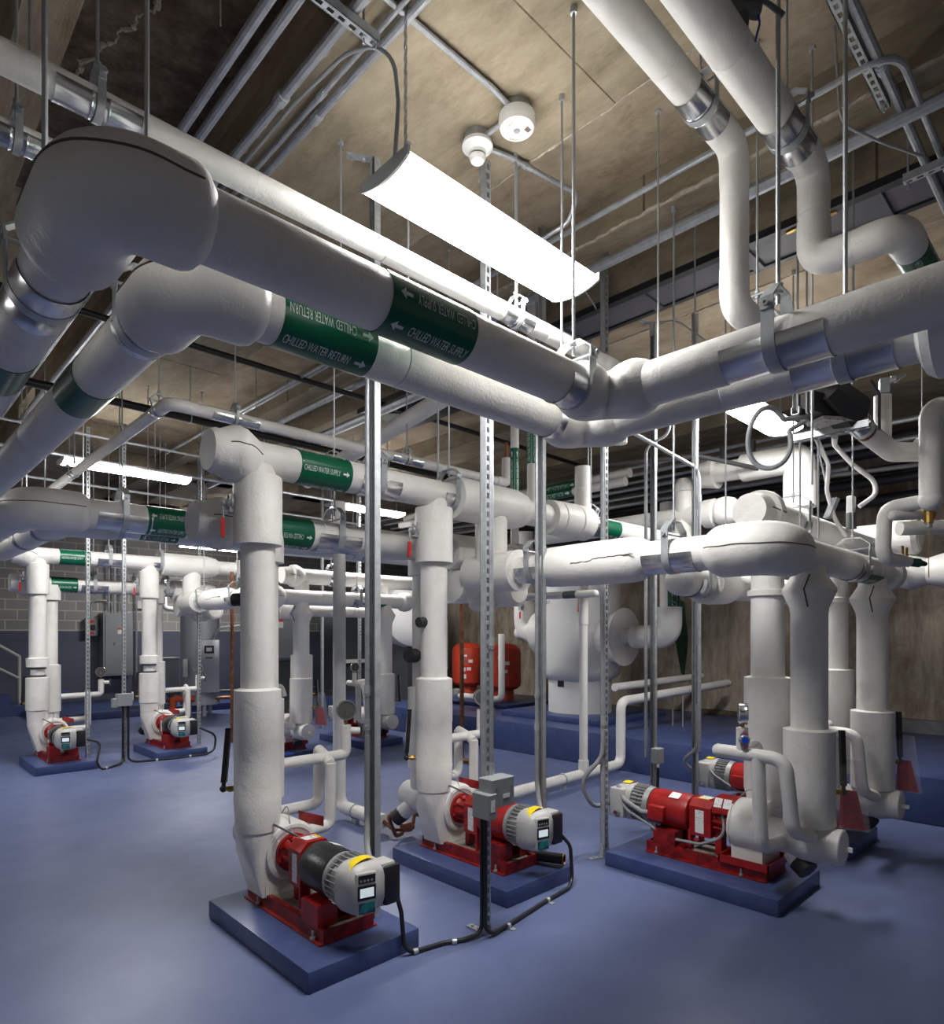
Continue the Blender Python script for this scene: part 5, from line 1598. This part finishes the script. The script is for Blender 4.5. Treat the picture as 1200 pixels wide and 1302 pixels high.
obj('collar', MB().cyl((5.66, 4.12, 1.70), (5.66, 4.12, 2.2), .052, seg=16), INS, t)
t = pipe_thing('tank_line', 'thin white pipe with rounded end just below the split cross pipe', loc=(5.3, 3.9, 2.0))
obj('insulation', MB().tube([(5.3, 6.2, 2.0), (5.3, 3.72, 2.0)], .037, 14).ball((5.3, 3.72, 2.0), .037, u=12, v=8), INS, t)
for y in (4.1, 4.75):
    obj('band', MB().cyl((5.3, y, 2.0), (5.3, y - .16, 2.0), .0385, seg=14), CAST, t)
t = pipe_thing('drain_line', 'second thin white pipe on the platform reaching the wall behind the posts', loc=(8, 4.5, .9))
obj('insulation', MB().tube([(6.9, 4.55, .93), (9.0, 4.45, .98)], .05, 14), INS, t)
t = thing('hose_end', 'black hose lying on the pad of the red pump by the junction box', 'hose', (3.3, 2.6, .14))
obj('tube', MB().tube(fillet([(3.18, 3.0, .14), (3.24, 2.8, .14), (3.325, 2.575, .145)], .1), .034, 16, cap=False), BLACKR, t)
obj('rim', MB().torus((3.325, 2.575, .145), V((.08, -.2, 0)), .033, .004, 20, 6), BRASS, t)
# ================================================================== RIGHT EDGE SMALL PIPING
t = thing('valve_actuator', 'dark many sided valve actuator under the mains at right', 'actuator', (3.98, 1.16, 2.8))
ax = (V((4.36, 1.06, 2.80)) - V((4.02, 1.14, 2.95))).normalized()
c0 = V((3.95, 1.16, 2.90))
A_, B_ = frame(ax)
hexr = lambda c, r, ph=.4: [c + (A_ * math.cos(ph + 2 * PI * k / 8) + B_ * math.sin(ph + 2 * PI * k / 8)) * r for k in range(8)]
obj('housing', MB().hull(hexr(c0 - ax * .12, .085) + hexr(c0 + ax * .10, .12) + hexr(c0 + ax * .14, .115)), ACT, t)
obj('side_block', MB().box((3.86, 1.24, 2.86), (.20, .12, .11), rz=-.3), ACT, t)
obj('data_plate', MB().box((3.95, 1.19, 2.785), (.20, .13, .02), rz=-.6), ACTL, t)
obj('bracket', MB().tube(fillet([(4.05, 1.02, 3.0), (4.14, 1.0, 2.94), (4.18, 1.01, 2.75)], .03), .008, 8), CAST, t)
t = thing('flexible_joint', 'shiny ribbed joint with a copper ring between actuator and white elbow', 'joint', (4.2, 1.1, 2.85))
obj('sleeve', MB().lathe(c0 + ax * .13, ax, [(0, .074), (.02, .074), (.022, .066), (.06, .066), (.062, .072), (.075, .072), (.077, .066), (.15, .066)], 22), SADDLE, t)
obj('ring', MB().lathe(c0 + ax * .31, ax, [(0, .052), (.035, .052)], 20), COPPER, t)
obj('end_cover', MB().lathe(c0 + ax * .27, ax, [(0, .06), (.04, .06)], 20), INS, t)
t = pipe_thing('small_bore_pipe', 'white elbowed pipe with an upright stub and steel clamp near the actuator', loc=(4.5, 1.05, 2.7))
obj('bend', MB().tube(fillet([c0 + ax * .33, V((4.54, 1.03, 2.70)), V((4.72, .90, 2.71)), V((4.75, .86, 2.71))], .09), .058, 18), INS, t)
obj('stub', MB().cyl((4.50, 1.07, 2.74), (4.50, 1.07, 3.04), .047, seg=18), INS, t)
obj('clamp', MB().box((4.49, 1.06, 3.09), (.06, .05, .09), rz=.4).box((4.52, 1.04, 3.13), (.10, .03, .02), rz=.7).cyl((4.48, 1.07, 3.04), (4.48, 1.07, 3.07), .02, seg=8).cyl((4.55, 1.02, 3.13), (4.6, .98, 3.17), .012, seg=8), GALV, t)
t = pipe_thing('small_bore_pipe', 'white upright pipe with a rounded top at the right edge', loc=(4.5, .8, 2.4))
obj('upright', MB().tube(fillet([(4.46, .82, 2.36), (4.46, .82, 2.90), (4.72, .60, 2.90), (5.2, .2, 2.9)], .08), .060, 18), INS, t)
obj('side_bulge', MB().tube(fillet([(4.64, .90, 2.72), (4.70, .84, 2.78), (4.66, .80, 2.5), (4.50, .81, 2.40)], .08), .062, 18), INS, t)
obj('knuckle', MB().ball((4.46, .82, 2.37), .064), INS, t)
t = pipe_thing('small_bore_pipe', 'white bent pipe reaching down to a black tipped valve at right', loc=(4.6, 1, 2.1))
obj('bend', MB().tube(fillet([(4.52, .85, 2.375), (4.51, 1.06, 2.36), (4.50, 1.07, 2.06), (4.64, 1.01, 2.05)], .08), .042, 16), INS, t)
obj('stub', MB().tube([(4.48, 1.01, 2.305), (4.62, .875, 2.315)], .030, 14).ball((4.48, 1.01, 2.305), .030, u=12, v=8), INS, t)
v = obj('valve', MB().cyl((4.64, 1.01, 2.05), (4.70, .98, 2.045), .034, seg=12), INS, t)
obj('valve_body', MB().cyl((4.70, .98, 2.045), (4.77, .94, 2.04), .028, seg=12), GREEN, v)
obj('valve_tip', MB().cyl((4.77, .94, 2.04), (4.82, .915, 2.035), .022, .014, seg=10), BLACKP, v)
obj('test_port', MB().cyl((4.65, 1.0, 2.07), (4.65, 1.0, 2.14), .008, seg=8).cyl((4.68, .985, 2.07), (4.68, .985, 2.13), .008, seg=8), BRASS, v)
t = thing('drain_valve', 'brass drain valve with a hanging string at the right edge', 'valve', (4.62, .85, 2.25))
obj('body', MB().cyl((4.56, .85, 2.34), (4.56, .85, 2.25), .024, seg=10).cyl((4.56, .85, 2.31), (4.61, .83, 2.31), .014, seg=8), BRASS, t)
obj('cap', MB().cyl((4.56, .85, 2.25), (4.56, .85, 2.225), .018, seg=10), FING, t)
obj('string', MB().cyl((4.56, .85, 2.225), (4.56, .85, 1.93), .0025, seg=5), BRASS, t)
t = thing('balance_valve', 'yellow and red handled brass fitting under the white stub at right', 'valve', (4.9, .95, 2.25))
obj('body', MB().cyl((4.80, 1.05, 2.27), (5.0, .86, 2.28), .045, seg=14), INS, t)
obj('handle', MB().box((4.84, 1.0, 2.34), (.09, .03, .02), rz=-.7), YEL, t)
obj('knob', MB().box((4.95, .92, 2.345), (.06, .03, .02), rz=-.7), REDH, t)

# trapeze rails, flex loops and loose rods at right
t = thing('channel_rail', 'punched steel rail hanging under the mains left of the actuator', 'rail', (3.8, 1.3, 2.85), 0, 'slotted trapeze rails')
rail(t, (3.72, 1.30, 2.80), (4.12, 1.30, 2.80), 'x')
obj('rod', MB().cyl((4.09, 1.30, 2.16), (4.09, 1.30, 2.82), .006, seg=8).cyl((3.76, 1.30, 2.80), (3.76, 1.30, 4.35), .006, seg=8), ROD, t)
t = thing('channel_rail', 'plain steel rail below the actuator carrying flexes', 'rail', (4.1, 1.2, 2.75), 0, 'slotted trapeze rails')
rail(t, (4.03, 1.02, 2.735), (4.03, 1.42, 2.735), 'y')
obj('rod', MB().cyl((4.03, 1.38, 2.12), (4.03, 1.38, 2.76), .006, seg=8).cyl((4.03, 1.10, 2.74), (4.03, 1.10, 4.35), .006, seg=8), ROD, t)
lp = [V((3.60, 1.39, 2.665)) + V((.7178, -.6963, 0)) * (.115 * math.cos(a)) + Z_ * (.165 * math.sin(a)) + V((.69, .71, 0)) * (.02 * math.sin(2 * a)) for a in [math.radians(40 + 335 * k / 30) for k in range(31)]]
cable([lp[0] + V((.10, -.08, .02))] + lp + [lp[-1] + V((.06, -.06, .05))], .014, 'grey flexible conduit hanging in a big loop over the right hand lamp', br=.02, m=GREYCABLE, name='flexible_conduit')
cable([(4.05, 1.30, 2.74), (5.0, 1.52, 2.8), (5.02, 1.54, 2.62), (5.06, 1.50, 2.42), (5.14, 1.45, 2.3)], .014, 'pale flex hanging straight down beside the trapeze rods', br=.2, m=PVC, name='flexible_conduit')
cable([(4.05, 1.20, 2.73), (5.26, 1.56, 3.0), (5.36, 1.47, 2.86), (5.50, 1.36, 2.74), (5.51, 1.35, 2.64), (5.42, 1.44, 2.55)], .017, 'pale flex sagging in a curve right of the trapeze rods', br=.16, m=PVC, name='flexible_conduit')
t = thing('flow_sensor', 'small silver sensor box with a label on the capped header', 'sensor', (5.4, 1.5, 2.45))
obj('box', MB().bevelbox((5.37, 1.48, 2.56), (.06, .05, .13), .006, 1), PVC, t)
obj('neck', MB().cyl((5.37, 1.48, 2.38), (5.37, 1.48, 2.5), .035, seg=14), CAST, t)
t = thing('beam_clamp', 'tilted steel clamp sitting on the capped header', 'clamp', (5.2, 1.55, 2.45))
obj('jaw', MB().hull([V((5.06 + i * .035, 1.52 + j * .02, 2.50 + k * .07)) + V((k * .02, -k * .02, 0)) for i in (-1, 1) for j in (-1, 1) for k in (-1, 1)]), GALV, t)
obj('rod', MB().cyl((5.05, 1.53, 2.55), (5.0, 1.62, 3.1), .006, seg=8), ROD, t)

LR = 'bare threaded rods'
for k, (x, y, z0, lab) in enumerate((
        (1.815, 2.836, 3.0, 'bare threaded rod left of the big lamp'), (2.07, 2.604, 3.0, 'bare threaded rod at the left end of the big lamp'),
        (2.573, 2.308, 3.1, 'bare threaded rod behind the big lamp next to the tall post bracket'), (3.06, 1.75, 2.7, 'long threaded rod left of the upper right drop pipe'),
        (3.25, 1.06, 2.3, 'threaded rod seen between the two dropping pipes'), (3.75, 1.25, 2.8, 'threaded rod right of the right hand dropping pipe'),
        (4.30, 1.95, 2.15, 'threaded rod left of the bent conduit on the right hand posts'), (4.9, 2.45, 2.6, 'thin rod beside the bent conduit on the right hand posts'),
        (5.1, .72, 2.2, 'thin rod at the far right crossing the dark pipes'), (6.2, 1.2, 2.5, 'threaded rod at far right behind the white elbow'),
        (3.4, 3.9, 2.5, 'threaded rod rising left of the copper pipe'), (4.5, 3.2, 2.7, 'threaded rod beside the stubbed header'),
        (2.9, 7.4, 2.9, 'threaded rod behind the left lamp, right end'), (1.9, 8.2, 2.7, 'threaded rod below the left lamp'), (1.2, 7.4, 2.75, 'threaded rod left of the left lamp'),
        (3.9, 7.9, 2.6, 'threaded rod left of the middle lamp'), (4.6, 6.9, 2.7, 'threaded rod right of the middle lamp'), (2.2, 7.0, 2.9, 'threaded rod in front of the left lamp'))):
    zt = zc(x, y)
    t = thing('threaded_rod', lab, 'rod', (x, y, zt), 0, LR)
    obj('rod', MB().cyl((x, y, z0), (x, y, zt), .0055, seg=8), ROD, t)
    obj('anchor', MB().cyl((x, y, zt - .012), (x, y, zt), .016, seg=8), GALV, t)

# ================================================================== BACK LEFT EQUIPMENT
WY = 16.0
t = thing('electrical_panel', 'tall grey electrical panel on the back wall behind the two left posts', 'panel', (4.3, WY, .7))
obj('cabinet', MB().b6(4.02, 4.62, WY - .30, WY - .004, .68, 2.06), PANEL, t)
obj('door', MB().b6(4.06, 4.58, WY - .315, WY - .30, .72, 2.02), PANEL, t)
obj('warning_sticker', MB().b6(4.30, 4.42, WY - .32, WY - .315, 1.60, 1.72), STICK, t)
obj('red_strip', MB().b6(4.30, 4.42, WY - .321, WY - .315, 1.69, 1.73), ORANGE, t)
obj('latch', MB().b6(4.22, 4.25, WY - .325, WY - .315, 1.34, 1.42), CHROME, t)
t = thing('disconnect_switch', 'small grey switch box with red stickers left of the tall panel', 'switch', (3.85, WY, 1.5))
obj('box', MB().b6(3.73, 3.96, WY - .14, WY, 1.56, 1.94), PANEL, t)
obj('handle', MB().b6(3.79, 3.90, WY - .16, WY - .14, 1.69, 1.80), BLACKP, t)
obj('sticker', MB().b6(3.77, 3.88, WY - .145, WY - .14, 1.84, 1.90), REDH, t)
obj('sticker', MB().b6(3.77, 3.88, WY - .145, WY - .14, 1.59, 1.65), REDH, t)
conduit([(3.84, WY - .07, 1.94), (3.84, WY - .07, 2.34), (4.25, WY - .07, 2.34), (4.25, WY - .07, 2.06)], .016, 'arched conduit joining the small switch box and the tall panel', br=.16, group='wall conduits')
for k, x in enumerate((4.18, 4.30, 4.44, 4.54)):
    conduit([(x, WY - .1, 2.06), (x, WY - .1, 4.1)], .022, ['first', 'second', 'third', 'fourth'][k] + ' conduit rising from the tall grey panel counted from the left', group='wall conduits')
t = thing('wall_box', 'small square grey box on the block wall right of the tall panel', 'box', (4.86, WY, 2.2))
obj('box', MB().b6(4.78, 4.94, WY - .08, WY, 2.18, 2.36), LAMPW, t)
obj('lid', MB().b6(4.79, 4.93, WY - .085, WY - .08, 2.19, 2.35), LAMPW, t)
t = thing('transformer', 'grey floor cabinet on legs behind the second back left pump', 'cabinet', (4.5, 13.6, .14))
obj('cabinet', MB().b6(4.25, 4.85, 13.55, 14.0, .45, 1.08), PANEL, t)
obj('top_edge', MB().b6(4.22, 4.88, 13.52, 14.02, 1.08, 1.12), PANEL, t)
for x in (4.3, 4.8):
    obj('leg', MB().b6(x - .03, x + .03, 13.6, 13.95, .14, .45), PANEL, t)
HX, HY_ = 5.02, 12.9
t = thing('water_heater', 'tall grey cylindrical water heater with a control box at the back left', 'heater', (HX, HY_, .14))
obj('shell', MB().lathe((HX, HY_, .22), Z_, [(0, .36), (1.72, .36), (1.75, .34), (1.76, .1)], 36), HEATER, t)
for a in (.5, 2.6, 4.6):
    obj('leg', MB().cyl((HX + .28 * math.cos(a), HY_ + .28 * math.sin(a), .0), (HX + .28 * math.cos(a), HY_ + .28 * math.sin(a), .24), .04, seg=10), HEATER, t)
hd = -V((HX, HY_, 0)).normalized(); hs = hd.cross(Z_) * -1
R3 = Matrix((hs, -hd, Z_)).transposed()
cb = V((HX, HY_, 0)) + hd * .40 + hs * .16
bxx = obj('control_box', MB().bevelbox((cb.x, cb.y, .98), (.38, .16, 1.02), .02, 2, rot=R3), HEATER, t)
q = cb + hd * .082 + Z_ * 1.30
obj('screen_frame', MB().box(q, (.17, .012, .15), rot=R3), BLACKP, bxx)
obj('screen', MB().box(q + hd * .008, (.10, .006, .07), rot=R3), LAMPW, bxx)
obj('badge', MB().box(q - Z_ * .16, (.13, .012, .03), rot=R3), PRINTG, bxx)
q = V((HX, HY_, 0)) + hd * .36 - hs * .2 + Z_ * .95
obj('side_tag', MB().box(q - hs * .06, (.08, .03, .34), rot=R3), PVC, t)
obj('fittings', MB().cyl((HX - .1, HY_, 1.95), (HX - .1, HY_, 2.25), .03, seg=10).cyl((HX + .1, HY_ - .1, 1.95), (HX + .1, HY_ - .1, 2.15), .02, seg=10), GALV, t)
conduit([(5.12, 12.48, 1.50), (5.2, 12.4, 1.72), (5.75, 12.3, 1.78), (5.9, 12.3, 1.78)], .022, 'grey conduit arching off the water heater control box', br=.15)
t = thing('expansion_trap', 'white elbows and a red faced gauge on the wall left of the water heater', 'pipework', (4.9, 15.0, 2.1))
obj('elbow', MB().tube(fillet([(4.85, 14.4, 2.75), (4.85, 14.4, 2.15), (5.2, 14.4, 2.12)], .1), .055, 12), PVC, t)
obj('elbow', MB().tube(fillet([(5.15, 14.2, 2.75), (5.15, 14.2, 2.50), (5.42, 14.2, 2.50), (5.42, 14.2, 2.75)], .1), .06, 12), PVC, t)
obj('red_dial', MB().cyl((5.28, 14.35, 2.15), (5.24, 14.28, 2.15), .075, seg=18), REDH, t)
obj('green_valve', MB().box((5.42, 14.3, 2.1), (.10, .06, .16)), GREEN, t)
obj('black_valve', MB().box((5.14, 14.35, 2.13), (.16, .08, .12)), BLACKP, t)
for k, (x, zz) in enumerate(((4.75, 3.0), (5.05, 1.9))):
    conduit([(x, 15.9, .3), (x, 15.9, zz)], .022, ['tall conduit on the back wall left of the water heater', 'short conduit on the back wall just left of the water heater'][k], group='wall conduits')
t = pipe_thing('copper_pipe', 'copper supply pipe on low stands in front of the water heater', loc=(5, 13.3, .2))
obj('tube', MB().tube(fillet([(4.3, 13.0, .28), (4.45, 12.85, .34), (7.4, 11.9, .34)], .08), .035, 10), COPPER, t)
obj('tube', MB().tube([(4.4, 13.1, .45), (7.4, 12.2, .46)], .03, 10), CAST, t)
obj('orange_elbow', MB().tube(fillet([(4.45, 12.75, .14), (4.45, 12.75, .36), (4.8, 12.6, .36)], .07), .06, 12), ORANGE, t)
for x in (4.62, 6.3):
    obj('stand', MB().b6(x, x + .05, 12.4, 12.5, 0, .32), CAST, t)
for k, (x, y) in enumerate(((5.85, 12.75), (5.98, 12.7))):
    t = pipe_thing('copper_pipe', ['left', 'right'][k] + ' of two thin copper pipes right of the water heater', loc=(x, y, .4), group='thin copper pipes')
    obj('tube', MB().cyl((x, y, .35), (x, y, 2.15), .024, seg=10), COPPER, t)
t = pipe_thing('condensate_pipe', 'thin white upright pipe with a green band right of the water heater', loc=(6.2, 12.3, .8))
obj('insulation', MB().tube(fillet([(5.75, 12.4, .70), (6.18, 12.25, .70), (6.18, 12.25, 2.9)], .06), .045, 12), INS, t)
pipe_label(t, (6.18, 12.25, 1.98), Z_, (-.45, -.9, 0), .046, .3, 'WATER', [(0, False)], arrow=1, hgt=.03)
obj('yellow_tag', MB().box((6.2, 12.1, .60), (.07, .02, .16), rot=Matrix.Rotation(.4, 3, 'Y')), YEL, t)
t = thing('stair_rail', 'cream pipe handrail at the left edge', 'handrail', (2.7, 14.8, 0))
obj('post', MB().cyl((2.5, 15.68, .2), (2.5, 15.68, 1.14), .030, seg=12), RAIL, t)
obj('top_rail', MB().tube(fillet([(2.5, 15.68, 1.14), (1.6, 15.1, 1.72)], .04), .030, 12), RAIL, t)
obj('mid_rail', MB().cyl((2.5, 15.68, .70), (1.6, 15.1, 1.25), .026, seg=12), RAIL, t)
t = thing('stair', 'navy painted concrete steps at the left edge under the handrail', 'stairs', (2.5, 15.3, 0))
obj('step', MB().b6(1.0, 2.75, 15.15, 15.98, 0, .20), PADM, t)
obj('step', MB().b6(1.0, 2.30, 15.2, 15.98, .2, .40), PADM, t)

# middle distance cabinets and vessels
t = thing('switchgear', 'grey cabinet with an orange sticker seen right of the front riser', 'cabinet', (6.3, 12.0, 0))
obj('cabinet', MB().b6(6.05, 6.75, 11.9, 12.4, 1.12, 2.12), PANEL, t)
obj('cabinet_lower', MB().b6(6.05, 6.75, 11.9, 12.4, .25, 1.05), PANELD, t)
obj('sticker', MB().b6(6.12, 6.27, 11.885, 11.9, 1.72, 1.88), STICK, t)
obj('orange_strip', MB().b6(6.12, 6.27, 11.88, 11.9, 1.84, 1.90), ORANGE, t)
obj('base', MB().b6(6.0, 6.8, 11.85, 12.45, 0, .25), CAST, t)
t = thing('boiler', 'dark boiler cabinet with a pale frame in the middle distance', 'boiler', (7.6, 11.3, 0))
obj('cabinet', MB().b6(7.1, 7.9, 11.0, 11.9, .45, 2.1), PANELD, t)
obj('base', MB().b6(7.05, 7.95, 10.95, 11.95, .0, .45), CAST, t)
obj('shelf', MB().b6(7.02, 7.9, 10.9, 11.0, 1.02, 1.09), LAMPW, t)
obj('frame_post', MB().b6(7.92, 8.02, 10.7, 10.8, .0, 2.3), LAMPW, t)
obj('frame_beam', MB().b6(6.9, 8.6, 10.7, 10.8, 2.2, 2.34), LAMPW, t)
obj('rust_patch', MB().b6(7.80, 7.92, 10.69, 10.70, 2.02, 2.16), COPPER, t)
t = thing('exchanger', 'white rounded exchanger vessel with a crumpled bag stuck on it', 'vessel', (7.6, 9.9, .4))
obj('shell', MB().lathe((7.55, 9.55, 1.95), V((-.3, -.95, 0)), [(0, .60), (.3, .62), (.46, .58), (.56, .46), (.61, .28), (.62, .05)], 34), PVC, t)
obj('bag', MB().hull([V((7.30 + random.uniform(-.10, .12), 8.83 + random.uniform(-.02, .05), 2.0 + random.uniform(-.28, .22))) for _ in range(14)]), BAG, t)
obj('red_print', MB().hull([V((7.28 + random.uniform(-.05, .12), 8.80 + random.uniform(-.01, .02), 2.1 + random.uniform(-.08, .10))) for _ in range(7)]), REDH, t)
obj('saddle_support', MB().b6(7.3, 7.9, 9.2, 9.9, .4, 1.4), PANELD, t)
t = thing('storage_tank', 'white upright tank behind the red pump riser in the centre', 'tank', (8.3, 9.6, .4))
obj('shell', MB().lathe((8.3, 9.75, .75), Z_, [(0, .02), (.03, .22), (.10, .33), (.2, .36), (1.1, .36), (1.2, .33), (1.28, .2), (1.30, .02)], 32), PVC, t)
obj('foot', MB().cyl((8.3, 9.75, .4), (8.3, 9.75, .85), .16, seg=20), PVC, t)
t = thing('storage_tank', 'dark upright equipment in the gap left of the red tanks', 'tank', (9.6, 11.2, 0))
obj('cabinet', MB().b6(9.0, 9.7, 10.55, 11.4, 1.25, 2.1), PANEL, t)
obj('stand', MB().b6(9.05, 9.65, 10.6, 11.3, .0, 1.25), PANELD, t)
obj('gauge', MB().torus((9.1, 10.52, 1.45), V((-.6, -.8, 0)), .10, .01, 20, 6), COPPER, t)

# green drip streak on the wall
gs = MB().hull([V((9.398, y, z)) for y, z in ((5.02, 2.15), (4.92, 2.1), (5.10, 1.6), (4.86, 1.5), (4.98, 1.0), (4.92, .9))] + [V((9.4, 4.95, 1.5))])
struct('wall_streak', gs, mat('green_streak', (.02, .07, .025, 1), .7, noise=.5, nscale=12))

# ================================================================== CAMERA, WORLD, COLOUR
cam = bpy.data.cameras.new('camera')
co = bpy.data.objects.new('camera', cam)
COL.objects.link(co)
cam.sensor_fit = 'HORIZONTAL'
cam.sensor_width = 36
cam.lens = 819.6 / 1200 * 36
cam.shift_y = 155 / 1200
cam.clip_start = .05
co.location = (0, 0, 1.6)
co.rotation_euler = (math.radians(90), 0, math.atan2(.7178, .6963) - PI / 2)
SC.camera = co

w = bpy.data.worlds.new('world')
SC.world = w
w.use_nodes = True
w.node_tree.nodes['Background'].inputs[0].default_value = (1.0, .95, .92, 1)
w.node_tree.nodes['Background'].inputs[1].default_value = .045
SC.view_settings.view_transform = 'Standard'
SC.view_settings.look = 'None'
SC.view_settings.gamma = 1
SC.view_settings.exposure = 1.6
SC.cycles.max_bounces = 6
SC.cycles.diffuse_bounces = 4
SC.cycles.glossy_bounces = 3
SC.cycles.transparent_max_bounces = 6
SC.cycles.sample_clamp_indirect = 6
